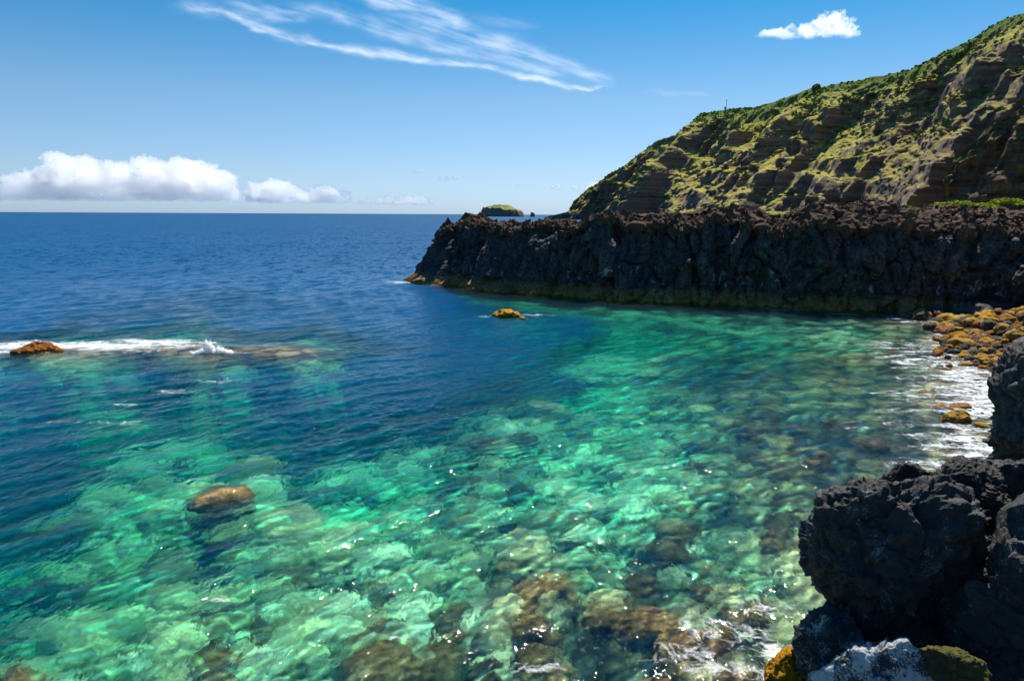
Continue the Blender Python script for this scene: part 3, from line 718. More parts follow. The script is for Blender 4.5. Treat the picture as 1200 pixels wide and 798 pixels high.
tree = empty('lone_tree', (tp.x, tp.y, tp.z - 6)); tag(tree, 'lone dark round tree standing out on the mountain skyline', 'tree')
o = link('trunk', mesh_np('trunk', *tube([(0, 0, -2), (.1, 0, 1.5), (.3, .1, 4)], [.7, .5, .35])), mat_plain('bark', (.06, .045, .03)), tree)
o = link('crown', leafy('crown', 700, 4, .13), M_dark, tree); o.scale = (6.6, 6.6, 4.2); o.location = (0, 0, 4.6)
mp = at_y(851, 127.5, 1243)
mast = empty('mast', (mp.x, mp.y, mp.z)); tag(mast, 'thin pole with a small box at its foot on the mountain skyline', 'mast')
link('pole', mesh_np('pole', *tube([(0, 0, -3), (0, 0, 8), (0, 0, 16)], [.45, .38, .25])), mat_plain('mast_metal', (.12, .12, .12)), mast)
def box(cx, cy, cz, sx, sy, sz):
    v = np.array([(x, y, z) for x in (-1, 1) for y in (-1, 1) for z in (-1, 1)], float) * np.array([sx, sy, sz]) / 2 + np.array([cx, cy, cz])
    return v, np.array([[0, 1, 3, 2], [4, 6, 7, 5], [0, 4, 5, 1], [2, 3, 7, 6], [0, 2, 6, 4], [1, 5, 7, 3]])
link('equipment_box', mesh_np('equipment_box', *box(-1.5, 0, .8, 3.2, 2.4, 3.6), False), mat_plain('box_paint', (.25, .25, .22)), mast)
link('crossarm', mesh_np('crossarm', *box(0, 0, 13.2, 2.4, .4, .4), False), bpy.data.materials['mast_metal'], mast)

# ------------------------------------------------------------------ far islet and sea stack
def islet(name, px0, px1, ytop, dist, seed, H, flat=.55, asp=.8):
    a = at_y(px0, 253, dist); c = at_y(px1, 253, dist); cx, rx = (a.x + c.x) / 2, (c.x - a.x) / 2
    n, m = 220, 70; th = np.linspace(0, 2 * math.pi, n)[:, None]; s = np.linspace(0, 1, m)[None, :]
    R_ = 1 + .10 * noise(np.cos(th) * 1.5, np.sin(th) * 1.5, seed) + .05 * noise(np.cos(th) * 6, np.sin(th) * 6, seed)
    fl = np.clip(s / .35, 0, 1)                    # 0..1 cliff, then the sloping top
    rr = np.where(s < .35, 1 - .14 * fl ** 1.5, .86 * (1 - (s - .35) / .65))
    x = rx * R_ * rr * np.cos(th); y = rx * asp * R_ * rr * np.sin(th)
    edge = flat + .12 * noise(np.cos(th) * 3, np.sin(th) * 3, seed + 2) - .20 * np.clip(x / rx, 0, 1) + .10 * np.clip(-x / rx, 0, 1)
    topz = 1 - .22 * np.clip(x / rx, -1, 1) ** 2 * np.where(x > 0, 1.4, .2)
    z = H * np.where(s < .35, edge * fl ** .8, edge + (topz - edge) * smooth(0, 1, (s - .35) / .65 * 1.5))
    z = z + H * .05 * fbm(x / rx * 6, y / rx * 6, seed, 3) * (s < .98) - 1
    me = mesh_np(name, np.stack([x, y, z], -1).reshape(-1, 3), grid_faces(n, m), True, {'crest': (z / H * .9).ravel(), 'rock': (np.where(s < .37, 1.0, 0.0) + 0 * z).ravel()})
    o = link(name, me, M_mount); o.location = (cx, dist, 0); return o
ISD = 3200
isl = islet('islet', 562, 614, 241, ISD, 4., 53., .70); tag(isl, 'small distant islet with a green sloping top on the horizon beyond the headland', 'island')
stk = islet('sea_stack', 621.5, 627, 248, ISD - 200, 9., 20., .9, 1.0); tag(stk, 'tiny pointed sea stack on the horizon just right of the islet', 'rock')

# ------------------------------------------------------------------ clouds
def mat_cloud(name, dens, z0=40, z1=520):
    b = NB(name); v = b.n('ShaderNodeVolumePrincipled')
    v.inputs['Color'].default_value = (1, 1, 1, 1); v.inputs['Anisotropy'].default_value = 0.74
    O = b.coord('Object'); z = b.sep(O)[2]; u = 17.5
    hz = b.n('ShaderNodeMapRange'); b.l(b.math('MULTIPLY_ADD', b.noise(O, .004, 3, .6), z1 * .4, z), hz.inputs[0]); hz.inputs[1].default_value = z0; hz.inputs[2].default_value = z1
    nn = b.n('ShaderNodeMapRange'); b.l(b.noise(O, .006, 4, .6), nn.inputs[0]); nn.inputs[1].default_value = .36; nn.inputs[2].default_value = .56
    b.l(b.math('MULTIPLY', b.math('MULTIPLY', hz.outputs[0], nn.outputs[0]), dens), v.inputs['Density'])
    b.done(None, v.outputs[0]); return b.m
M_cloud = mat_cloud('cumulus', .017, 30, 330); M_small = mat_cloud('small_cumulus', .015, 10, 80); M_low = mat_cloud('low_cumulus', .018, 20, 200); M_thin = mat_cloud('thin_cloud', .012, 10, 120)
def cloud(outline, base, dist, seed, n, rmin, rmax, mat, label, soft0=0.0, group=None):
    """heaps of puffs filling the space under an outline of photo points, fused to one closed body; base: photo y of the flat base"""
    g = np.random.RandomState(seed); A, B = ICO[3]; V = []; F = []; o = 0
    ox = np.array([p[0] for p in outline], float); oy = np.array([p[1] for p in outline], float)
    cpx = (ox[0] + ox[-1]) / 2; cc = np.array(at_y(cpx, base, dist)); u = dist / FPX
    for k in range(n):
        px_ = g.uniform(ox[0] + 1, ox[-1] - 1); h = max(base - np.interp(px_, ox, oy), 1.5)
        r = min(g.uniform(rmin, rmax), h * .5 + .8); yy = base - max(g.beta(1.5, 1.1) * h - r * .8, 0)
        dy = g.normal() * h * .35
        c = np.array(at_y(px_, yy, dist)) - cc; c[1] += dy * u
        rr = r * u
        q = A * (1 + .35 * noise(A[:, 0] * 1.7 + k, A[:, 1] * 1.7, A[:, 2] * 1.7) + .25 * noise(A[:, 0] * 4 + k, A[:, 1] * 4, A[:, 2] * 4))[:, None] * rr * np.array([1.2, 1.1, .85])
        q[:, 2] = np.where(q[:, 2] + c[2] < 0, -c[2] + (q[:, 2] + c[2]) * .5, q[:, 2])
        V.append(q + c); F.append(B + o); o += len(A)
    me = mesh_np('cloud', np.concatenate(V), np.concatenate(F), True)
    ob = link('cloud', me, mat); ob.location = cc
    m = ob.modifiers.new('fuse', 'REMESH'); m.mode = 'VOXEL'; m.voxel_size = u * .45; m.use_smooth_shade = True
    tx = bpy.data.textures.new('puff', 'CLOUDS'); tx.noise_scale = u * 4.5; tx.noise_depth = 5
    d = ob.modifiers.new('billow', 'DISPLACE'); d.texture = tx; d.strength = u * 9.0; d.mid_level = .5; d.texture_coords = 'LOCAL'
    tag(ob, label, 'cloud', group); return ob
CD = 14000
cloud([(8, 222), (20, 205), (45, 195), (62, 183), (85, 178), (100, 180), (118, 194), (140, 192), (160, 186), (178, 181), (195, 187), (215, 184), (235, 187), (250, 192), (268, 200), (262, 212), (276, 226), (284, 230)][:16] + [(276, 226), (284, 231)], 234, CD, 1, 420, 4, 13, M_cloud, 'big heaped white cumulus cloud above the horizon at the left')
cloud([(-90, 226), (-60, 214), (-30, 222), (0, 218), (12, 220), (22, 231)], 233, CD + 900, 2, 50, 4, 8, M_cloud, 'end of a low white cloud cut by the left edge of the photo')
cloud([(288, 226), (298, 212), (315, 208), (335, 210), (350, 220), (366, 222), (378, 216), (392, 220), (408, 230), (414, 235)], 238, CD + 2000, 3, 150, 3, 7, M_low, 'low ragged white cumulus just right of the big heaped cloud', .08)
cloud([(418, 236), (430, 231), (445, 229), (455, 226), (462, 229), (480, 226), (496, 229), (508, 237)], 240, CD + 4000, 4, 70, 2.5, 5, M_thin, 'thin low cloud bank above the horizon left of the headland tip', .05)
cloud([(886, 42), (895, 35), (910, 36), (925, 30), (935, 34), (950, 22), (965, 14), (978, 13), (990, 20), (1000, 28), (1001, 34)], 44, 9000, 5, 150, 2.5, 6, M_small, 'single small white cloud in the blue sky above the mountain', .02)
cloud([(668, 222), (676, 215), (690, 211), (700, 213), (706, 222)], 224, CD + 3000, 6, 22, 2.5, 5, M_thin, 'small pale cloud peeking out behind the tip of the mountain')
for px0, px1, ya, yb in ((604, 630, 213, 219), (634, 662, 215, 222), (510, 540, 205, 212), (482, 494, 197, 204), (392, 412, 222, 229)):
    cloud([(px0, yb - 1), ((px0 + px1) / 2 - 4, ya), ((px0 + px1) / 2 + 5, ya + 1), (px1, yb - 1)], yb, CD + 5000, 20 + px0, 14, 1.8, 3.2, M_thin, 'tiny faint wisp of cloud low over the sea between the cumulus and the mountain', .12, 'tiny faint cloud wisps near the horizon')

def cirrus():
    Z = 5200.; nx, ny = 420, 220
    gx, gy = np.meshgrid(np.linspace(150, 860, nx), np.linspace(-60, 130, ny), indexing='ij')
    P = np.zeros((nx, ny, 3)); F_ = np.array(fw); R_ = np.array(rt); U_ = np.array(up)
    D = R_ * ((gx - 600) / FPX)[..., None] + U_ * (-(gy - 399) / FPX)[..., None] + F_
    P = D * ((Z - CAM_H) / D[..., 2])[..., None] + np.array([0, 0, CAM_H])
    def streak(pts, wd, st, fall=1.0):
        best = np.zeros_like(gx)
        pts = np.array(pts, float)
        X_ = gx; yc = np.interp(X_, pts[:, 0], pts[:, 1]); ws_ = np.interp(X_, [pts[0, 0], (pts[0, 0] + pts[-1, 0]) / 2, pts[-1, 0]], [wd * .7, wd, wd * .45])
        ends = smooth(pts[0, 0] - 5, pts[0, 0] + 60, X_) * smooth(pts[-1, 0] + 3, pts[-1, 0] - 30, X_)
        dv = (gy - yc + 5 * fbm(X_ / 50, gy / 25, st, 3)) / ws_
        return ends * np.exp(-np.where(dv > 0, dv * 1.5, dv) ** 2) * fall
    a = streak([(200, 2), (260, 14), (330, 44), (400, 58), (470, 68), (560, 78), (640, 96), (690, 106), (722, 100)], 6, 1., 1.0)
    a = np.maximum(a, streak([(250, 4), (400, 20), (470, 44), (560, 66), (640, 82), (725, 100)], 11, 2., .5))
    a = np.maximum(a, streak([(395, -12), (440, 2), (490, 8), (530, 26), (560, 48), (610, 60), (700, 92), (726, 100)], 12, 3., .8))
    a = np.maximum(a, streak([(430, 18), (500, 28), (560, 45), (620, 68)], 17, 4., .5))
    a = np.maximum(a, streak([(520, 20), (590, 28), (640, 30)], 9, 7., .18))
    a = np.maximum(a, streak([(190, 6), (300, 22), (380, 20)], 10, 5., .38))
    a = np.maximum(a, streak([(745, 108), (790, 110), (840, 112)], 3, 6., .22))
    # fibres along the streaks
    ang = .30; lu = gx * math.cos(ang) + gy * math.sin(ang); lv = -gx * math.sin(ang) + gy * math.cos(ang)
    fib = fbm(lu / 60, lv / 6, 3., 5, .6); clump = fbm(lu / 40, lv / 16, 9., 3)
    a = a * np.clip(.75 + .42 * fib + .6 * clump, 0, 1.3)
    edge = smooth(150, 185, gx) * smooth(860, 840, gx) * smooth(130, 122, gy)
    me = mesh_np('cirrus_cloud', P.reshape(-1, 3), grid_faces(nx, ny), True, {'dens': (np.clip(a, 0, 1) * edge).ravel()})
    b = NB('cirrus'); tr = b.n('ShaderNodeBsdfTransparent'); t = b.n('ShaderNodeBsdfTranslucent'); t.inputs[0].default_value = (.97, .97, .97, 1)
    d = b.n('ShaderNodeBsdfDiffuse'); d.inputs[0].default_value = (.95, .95, .95, 1)
    f = b.math('MULTIPLY', b.attr('dens'), .50, clamp=True)
    b.done(b.mixs(f, tr.outputs[0], b.mixs(.25, t.outputs[0], d.outputs[0])))
    o = link('cirrus_cloud', me, b.m); tag(o, 'long feathery white cirrus streaks high in the blue sky at the top', 'cloud')
cirrus()
# ------------------------------------------------------------------ rocks
def ico_big(sub):
    v, f = ico(3)
    for _ in range(sub - 3):                       # midpoint subdivision on the sphere
        e = np.sort(np.concatenate([f[:, [0, 1]], f[:, [1, 2]], f[:, [2, 0]]]), 1)
        ue, inv = np.unique(e[:, 0] * 10000000 + e[:, 1], return_inverse=True)
        m = v[ue // 10000000] + v[ue % 10000000]; m /= np.linalg.norm(m, axis=1)[:, None]
        k = len(f); a, b, c = [inv.ravel()[i * k:(i + 1) * k] + len(v) for i in range(3)]
        f = np.concatenate([np.stack([f[:, 0], a, c], 1), np.stack([f[:, 1], b, a], 1), np.stack([f[:, 2], c, b], 1), np.stack([a, b, c], 1)])
        v = np.concatenate([v, m])
    return v, f
for k in (4, 5, 6, 7): ICO[k] = ico_big(k)

def mat_rock(name, stops, spec=.3, rough=.75, moss=None, lichen=None, wet=True, bumps=(3, .5, 14, .06)):
    b = NB(name); O = b.coord('Object'); P = b.pos(); oi = b.n('ShaderNodeObjectInfo').outputs['Random']
    n1 = b.noise(O, 1.1, 5, .6); n2 = b.noise(O, 6, 7, .7); n3 = b.noise(O, 30, 3, .7)
    c = b.ramp(b.math('ADD', b.math('MULTIPLY', n2, .65), b.math('MULTIPLY', n1, .35)), stops)
    hsv = b.n('ShaderNodeHueSaturation'); b.l(c, hsv.inputs['Color'])
    b.l(b.math('MULTIPLY_ADD', oi, .018, .482), hsv.inputs['Hue']); b.l(b.math('MULTIPLY_ADD', oi, .7, .65), hsv.inputs['Value'])
    c = hsv.outputs[0]
    if lichen:                                     # speckled crust: (colour, threshold, amount)
        s1 = b.noise(O, 2.0, 3, .6); s2 = b.noise(O, 22, 4, .8)
        v = b.math('ADD', b.math('MULTIPLY', s1, .55), b.math('MULTIPLY', s2, .45))
        mr = b.n('ShaderNodeMapRange'); b.l(v, mr.inputs[0]); mr.inputs[1].default_value = lichen[1]; mr.inputs[2].default_value = lichen[1] + .05
        c = b.mix(b.math('MULTIPLY', mr.outputs[0], lichen[2]), c, lichen[0])
    if moss:                                       # (colour, threshold on the upward slope)
        g = b.n('ShaderNodeNewGeometry'); nz = b.sep(g.outputs['Normal'])[2]
        v = b.math('ADD', nz, b.math('MULTIPLY', b.math('SUBTRACT', n1, .5), 1.2)); v = b.math('ADD', v, b.math('MULTIPLY', b.math('SUBTRACT', n2, .5), .8))
        mr = b.n('ShaderNodeMapRange'); b.l(v, mr.inputs[0]); mr.inputs[1].default_value = moss[1]; mr.inputs[2].default_value = moss[1] + .25
        c = b.mix(mr.outputs[0], c, moss[0])
    nr = b.bump(b.noise(O, bumps[0], 8, .68), .9, bumps[1]); nr = b.bump(b.noise(O, bumps[2], 6, .7), .8, bumps[3], nr)
    return b.done(b.bsdf(c, rough, nr, spec))
K = [(.32, (.012, .012, .014)), (.5, (.030, .029, .030)), (.68, (.070, .062, .055))]
M_dark_rock = mat_rock('black_basalt', K, .5, .58, None, ((.36, .40, .39), .575, .6), bumps=(1.6, .28, 9, .05))
M_pillar = mat_rock('rough_basalt', [(.32, (.02, .017, .015)), (.5, (.06, .048, .04)), (.68, (.15, .11, .085))], .45, .65, bumps=(1.6, .35, 8, .07))
M_grey = mat_rock('lichen_basalt', [(.32, (.02, .02, .022)), (.5, (.05, .05, .052)), (.68, (.13, .13, .125))], .3, .8, None, ((.58, .60, .60), .455, .85), bumps=(2, .15, 12, .04))
M_grey2 = mat_rock('speckled_basalt', [(.32, (.02, .02, .022)), (.5, (.05, .05, .052)), (.68, (.13, .13, .125))], .3, .8, None, ((.50, .53, .53), .515, .7), bumps=(2, .15, 12, .04))
M_moss = mat_rock('mossy_basalt', [(.32, (.02, .02, .015)), (.6, (.07, .06, .03))], .2, .85, ((.10, .10, .02), .45), bumps=(2, .12, 14, .04))
M_orange = mat_rock('orange_algae_rock', [(.3, (.14, .05, .005)), (.5, (.50, .19, .008)), (.7, (.74, .34, .01))], .12, .75, ((.74, .35, .01), .30))
M_yellow = mat_rock('yellow_algae_rock', [(.3, (.09, .045, .008)), (.5, (.34, .17, .015)), (.7, (.56, .30, .02))], .2, .6, ((.62, .36, .015), .62))
M_rust = mat_rock('rust_rock', [(.3, (.10, .035, .01)), (.5, (.34, .12, .025)), (.7, (.55, .22, .05))], .2, .6, ((.50, .22, .02), .8))
M_oran2 = mat_rock('brown_orange_rock', [(.3, (.14, .05, .006)), (.5, (.44, .17, .012)), (.7, (.66, .29, .02))], .15, .7)
M_greyb = mat_rock('grey_boulder', [(.3, (.03, .03, .03)), (.5, (.075, .075, .072)), (.7, (.16, .16, .15))], .3, .7, None, ((.30, .32, .30), .6, .5))
M_brown = mat_rock('brown_boulder', [(.3, (.03, .022, .015)), (.5, (.085, .06, .038)), (.7, (.17, .13, .085))], .3, .7, ((.13, .11, .04), .8))
M_pale = mat_rock('pale_seabed_boulder', [(.3, (.50, .50, .20)), (.5, (.80, .78, .38)), (.7, (.92, .88, .50))], .05, .9)
M_weed = mat_rock('weedy_reef', [(.3, (.07, .05, .018)), (.5, (.26, .17, .055)), (.7, (.48, .34, .13))], .05, .9)

def rock_detail(q, sc, seed, amp=1.0, fine=True, cell=1.0, crk=1.0):
    """offset along the outward direction for points q; sc = rock radius"""
    x, y, z = [q[:, i] / sc + seed * 3.7 for i in range(3)]
    wx, wy, wz = x + .25 * noise(x * 2, y * 2, z * 2), y + .25 * noise(y * 2, z * 2, x * 2 + 5), z + .2 * noise(z * 2, x * 2, y * 2 + 9)
    f1, f2, cid = worley(wx * 1.5 * cell, wy * 1.5 * cell, wz * 1.5 * cell, seed)
    o = .17 * (cid - .5) * smooth(0, .30, f2 - f1) - .03 * crk * (1 - smooth(0, .10, f2 - f1))
    o = o + .13 * fbm(x * 1.6, y * 1.6, z * 1.6, 3) + .05 * ridged(x * 3.5, y * 3.5, z * 3.5, 4 if fine else 2)
    if crk > 0:
        o = o + .15 * crk * facets(wx * 1.7, wy * 1.7, wz * 1.7, seed) / 1.7 * 1.6 + .075 * crk * facets(wx * 4.3, wy * 4.3, wz * 4.3, seed + 2)
    if fine:
        g1, g2, gid = worley(wx * 5, wy * 5, wz * 5, seed + 3); o = o + .03 * (gid - .5) * smooth(0, .3, g2 - g1)
        o = o + .028 * fbm(x * 9, y * 9, z * 9, 3)
    return o * sc * amp

def outline_rock(name, pts, dist, thick, seed, mat, label, sub=6, amp=1.0, lean=0.0, cat='rock', group=None, ctr=None, cuts=11):
    """a solid rock whose silhouette from the lookout follows the photo, with its own depth (thick x its half-width)"""
    pts = np.array(pts, float); c = pts.mean(0) if ctr is None else np.array(ctr, float)
    C3 = np.array(at_y(c[0], c[1], dist)); fwd = C3 - np.array([0, 0, CAM_H]); L = np.linalg.norm(fwd); fwd /= L
    rgt = np.cross(fwd, [0, 0, 1]); rgt /= np.linalg.norm(rgt); upv = np.cross(rgt, fwd)
    # outline in metres in the plane through the rock's centre
    W = []
    for p in pts:
        d = np.array(ray(*p)); t = L / (d @ fwd); q = d * t + np.array([0, 0, CAM_H]) - C3; W.append((q @ rgt, q @ upv))
    W = np.array(W); W = np.concatenate([W, W[:1]])
    seg = np.linspace(0, 1, 24)[:, None]
    P = np.concatenate([W[i] * (1 - seg) + W[i + 1] * seg for i in range(len(W) - 1)])
    th = np.arctan2(P[:, 1], P[:, 0]); rad = np.hypot(P[:, 0], P[:, 1]); od = np.argsort(th); th, rad = th[od], rad[od]
    sc = float(np.mean(rad))
    A, B = ICO[sub]
    a = np.arctan2(A[:, 2], A[:, 0]); Rr = np.interp(a, th, rad, period=2 * math.pi)
    k = 9; Rr = sum(np.interp(a + o_, th, rad, period=2 * math.pi) for o_ in np.linspace(-.05, .05, k)) / k
    cs = np.hypot(A[:, 0], A[:, 2]); sn = A[:, 1]
    pw = .72                                       # squarer than a sphere
    rc = cs ** pw; rs_ = np.sign(sn) * np.abs(sn) ** pw
    Rm = Rr * np.clip(cs * 1.4, 0, 1) + sc * (1 - np.clip(cs * 1.4, 0, 1))
    pl = Rm * rc
    q = rgt * (np.cos(a) * pl)[:, None] + upv * (np.sin(a) * pl)[:, None] + fwd * (rs_ * sc * thick + lean * np.sin(a) * pl)[:, None]
    # broken faces: planes that cut the bulk towards the viewer and the top, leaving the outline
    g_ = np.random.RandomState(seed * 13 + 5)
    for _ in range(cuts):
        n1 = -fwd * g_.uniform(.5, 1.0) + rgt * g_.uniform(-.8, .8) + upv * g_.uniform(-1.0, .15); n1 /= np.linalg.norm(n1)
        dd_ = q @ n1; h_ = np.quantile(dd_, g_.uniform(.86, .97)); q = q - n1[None, :] * (np.clip(dd_ - h_, 0, None) * .9)[:, None]
    n_ = q / (np.linalg.norm(q, axis=1)[:, None] + 1e-9)
    d = rock_detail(q, sc, seed, amp)
    q = q + n_ * (d - .03 * sc)[:, None]
    me = mesh_np(name, q, B, True)
    o = link(name, me, mat); o.location = C3
    tag(o, label, cat, group); return o

# the black rocks at the foot of the lookout
outline_rock('sea_boulder', [(972, 580), (955, 600), (949, 630), (955, 661), (960, 685), (974, 709), (990, 728), (1015, 745), (1045, 753), (1090, 745), (1125, 720), (1158, 682), (1170, 635), (1150, 596), (1110, 572), (1060, 572), (1020, 570), (998, 572)], 14.0, .85, 1, M_dark_rock, 'biggest black boulder on the shore with white specks on its shaded face', 7, 1.0)
outline_rock('basalt_boulder', [(1096, 556), (1106, 543), (1121, 534), (1146, 541), (1172, 560), (1190, 600), (1180, 650), (1150, 668), (1112, 650), (1078, 622), (1066, 604), (1084, 572)], 14.6, .8, 2, M_pillar, 'dark boulder leaning on the right shoulder of the biggest black boulder', 7, .9)
outline_rock('knobbly_rock', [(1028, 572), (1038, 556), (1056, 543), (1074, 547), (1094, 556), (1090, 585), (1055, 600), (1032, 592)], 15.4, .8, 3, M_pillar, 'small rounded black knob of rock poking up behind the biggest black boulder', 6, 1.0)
outline_rock('rock_ledge', [(975, 584), (1000, 572), (1030, 566), (1070, 575), (1090, 590), (1075, 618), (1040, 622), (1000, 612), (978, 604)], 14.2, 1.0, 7, M_pillar, 'sunlit brown ledge along the top of the biggest black boulder', 6, 1.2)
outline_rock('rock_wall', [(1186, 402), (1176, 425), (1168, 440), (1167, 460), (1172, 480), (1178, 500), (1176, 522), (1156, 536), (1140, 552), (1160, 620), (1240, 720), (1400, 700), (1420, 500), (1380, 330), (1260, 345)], 17.5, .75, 4, M_pillar, 'tall dark rock wall standing at the right edge of the photo', 7, .8, ctr=(1270, 520))
outline_rock('rock_slab', [(1168, 600), (1150, 655), (1110, 700), (1060, 745), (1040, 790), (1060, 850), (1180, 880), (1380, 860), (1400, 640), (1260, 570)], 12.3, .7, 5, M_dark_rock, 'huge smooth black slab filling the bottom right corner', 7, .6, ctr=(1220, 720))
outline_rock('lichen_rock', [(972, 713), (950, 722), (936, 735), (932, 760), (938, 790), (960, 815), (1010, 820), (1030, 780), (1010, 748), (994, 717)], 13.2, .8, 6, M_grey2, 'grey rock with white crust between the orange rock and the biggest black boulder', 6, .9)
outline_rock('lichen_slab', [(958, 790), (985, 770), (1016, 758), (1060, 753), (1086, 768), (1104, 796), (1120, 840), (1060, 860), (970, 850), (945, 820)], 12.0, .8, 8, M_grey, 'white crusted slab cut by the bottom edge below the biggest black boulder', 6, .8)
outline_rock('mossy_rock', [(1078, 760), (1098, 757), (1122, 761), (1150, 774), (1160, 792), (1140, 812), (1105, 806), (1086, 784)], 11.3, .9, 9, M_moss, 'small rock covered in yellow green moss at the bottom edge', 6, .7)
outline_rock('orange_rock', [(893, 800), (900, 782), (911, 767), (928, 757), (942, 762), (946, 800), (930, 830), (890, 825)], 13.6, .8, 10, M_orange, 'bright orange rock at the bottom edge beside white foam', 6, .9)
outline_rock('buried_rock', [(1130, 560), (1160, 545), (1200, 540), (1260, 560), (1250, 640), (1180, 640), (1140, 600)], 15.6, .8, 12, M_dark_rock, 'black rock wedged between the tall rock wall and the leaning boulder', 6, .9)

# boulders that share a few shapes
def rock_mesh(seed, sub=4, flat=.72, amp=1.0):
    A, B = ICO[sub]; g = np.random.RandomState(seed)
    q = A * np.array([g.uniform(.85, 1.15), g.uniform(.75, 1.05), flat * g.uniform(.85, 1.15)])
    for _ in range(7):                             # planes cut off a few corners
        n = g.normal(size=3); n /= np.linalg.norm(n); h = g.uniform(.62, .9); d = q @ n - h
        q = q - n[None, :] * (np.clip(d, 0, None) * .85)[:, None]
    q = q + A * rock_detail(A, 1.0, seed, .55 * amp, sub > 4)[:, None]
    return mesh_np('boulder', q, B, True)
SHAPES = [rock_mesh(40 + i) for i in range(9)]
SHAPES_F = [rock_mesh(60 + i, 5) for i in range(4)]
_mats = {}
def boulder(name, p, r, mat, label, cat='boulder', group=None, seed=0, fine=False, sc=(1, 1, 1), rz=None):
    lib = SHAPES_F if fine else SHAPES; me = lib[seed % len(lib)]
    key = (me.name, mat.name)
    if key not in _mats:
        m2 = me.copy(); m2.materials.clear(); m2.materials.append(mat); _mats[key] = m2
    o = bpy.data.objects.new(name, _mats[key]); C.objects.link(o); g = random.Random(seed * 7 + 1)
    o.location = p; o.scale = (r * sc[0], r * sc[1], r * sc[2]); o.rotation_euler = (g.uniform(-.35, .35), g.uniform(-.35, .35), g.uniform(0, 6.28) if rz is None else rz)
    tag(o, label, cat, group); return o

def zg(x, y): return float(-depth_at(np.array([x]), np.array([y]))[0])
g = random.Random(21)
# rocks awash in the bay
def lumps(name, specs, mat, label, group=None, sink=0.0):
    """one awash rock made of a few fused lumps (photo x, photo y, half width px, height m)"""
    vs_, fs_ = [], []; o = 0; c0 = ground(specs[0][0], specs[0][1])
    for k, (px_, py_, hw, h) in enumerate(specs):
        c = ground(px_, py_); u = (c.y / FPX); A, B = ICO[5]; r = hw * u
        q = A * np.array([r, r * .8, h]); q = q + A * (rock_detail(A, 1.0, k + int(px_), .5 if sink > .9 else .9)[:, None] * np.array([r, r, h * 1.2]))
        vs_.append(q + np.array([c.x - c0.x, c.y - c0.y, -h * sink])); fs_.append(B + o); o += len(A)
    ob = link(name, mesh_np(name, np.concatenate(vs_), np.concatenate(fs_), True), mat); ob.location = (c0.x, c0.y, 0)
    m = ob.modifiers.new('fuse', 'REMESH'); m.mode = 'VOXEL'; m.voxel_size = max(.035, c0.y / 800 * .8); m.use_smooth_shade = True
    tag(ob, label, 'rock', group); return ob
lumps('awash_rock', [(46, 411, 17, .60), (31, 413, 13, .40), (62, 411, 8, .42), (22, 414, 9, .30), (70, 412, 6, .2)], M_oran2, 'brown orange rock breaking the surface in foam at the left edge')
lumps('awash_rock', [(592, 371, 13, .75), (582, 371, 6, .45), (603, 371, 7, .50), (612, 373, 4, .16)], M_orange, 'small bright orange rock in the middle of the bay before the headland')
lumps('awash_rock', [(262, 573, 36, .80), (280, 570, 18, .80), (243, 580, 26, .68)], M_weed, 'olive brown rock just breaking the green water at the lower left', None, 1.04)
# weedy reefs under the surface
for i, (px_, py_, hw, top, lab) in enumerate([(643, 690, 40, -.45, 'brown submerged rock with a dark shadow, left of the foam lace'), (605, 708, 24, -1.1, 'dark submerged rock under the left flank of the brown one'), (712, 712, 34, -.42, 'yellow brown reef rock under water left of the long reef'), (765, 728, 46, -.28, 'long yellow brown reef rock under the foam lace'), (815, 752, 40, -.25, 'brown reef rock under the thickest foam lace'), (570, 785, 24, -.7, 'orange brown submerged rock at the bottom centre'), (770, 800, 30, -.1, 'reddish rock under foam at the bottom edge'), (22, 800, 38, -.5, 'yellow brown submerged rock in the bottom left corner'), (660, 800, 24, -.6, 'dark submerged rock cut by the bottom edge beside foam'), (860, 790, 28, -.2, 'brown rock under foam beside the bright orange rock'),
        (300, 412, 26, -.30, 'olive reef rock under thin water right of the splash'), (345, 412, 18, -.5, 'dim olive end of the reef trailing right of the splash'), (215, 410, 22, -.35, 'olive reef rock under foam left of the splash'), (262, 415, 16, -.35, 'yellow green reef rock under water just below the splash'), (985, 495, 22, -.25, 'flat orange brown rock under shallow water off the stony shore'), (1020, 522, 26, -.35, 'pale yellow brown rock under water in front of the black knob'), (960, 540, 20, -.5, 'small yellow rock under water left of the black knob'), (905, 560, 26, -.9, 'olive rock under water left of the shore rocks'), (925, 598, 26, -.7, 'yellow weedy rock under water left of the sunlit ledge'), (920, 640, 30, -.6, 'yellow brown weedy rock under water left of the biggest black boulder'), (830, 540, 24, -1.3, 'olive submerged rock in the middle right of the bay')]):
    c = ground(px_, py_, top); u = c.y / FPX
    d_ = max(-zg(c.x, c.y), -top + .25); r = hw * u * 1.1
    boulder('submerged_rock', (c.x, c.y, -d_), 1.0, M_weed, lab, 'rock', 'weedy rocks under water', 3 * i + 1, True, (r * 1.15, r * .95, (d_ + top) / .72))
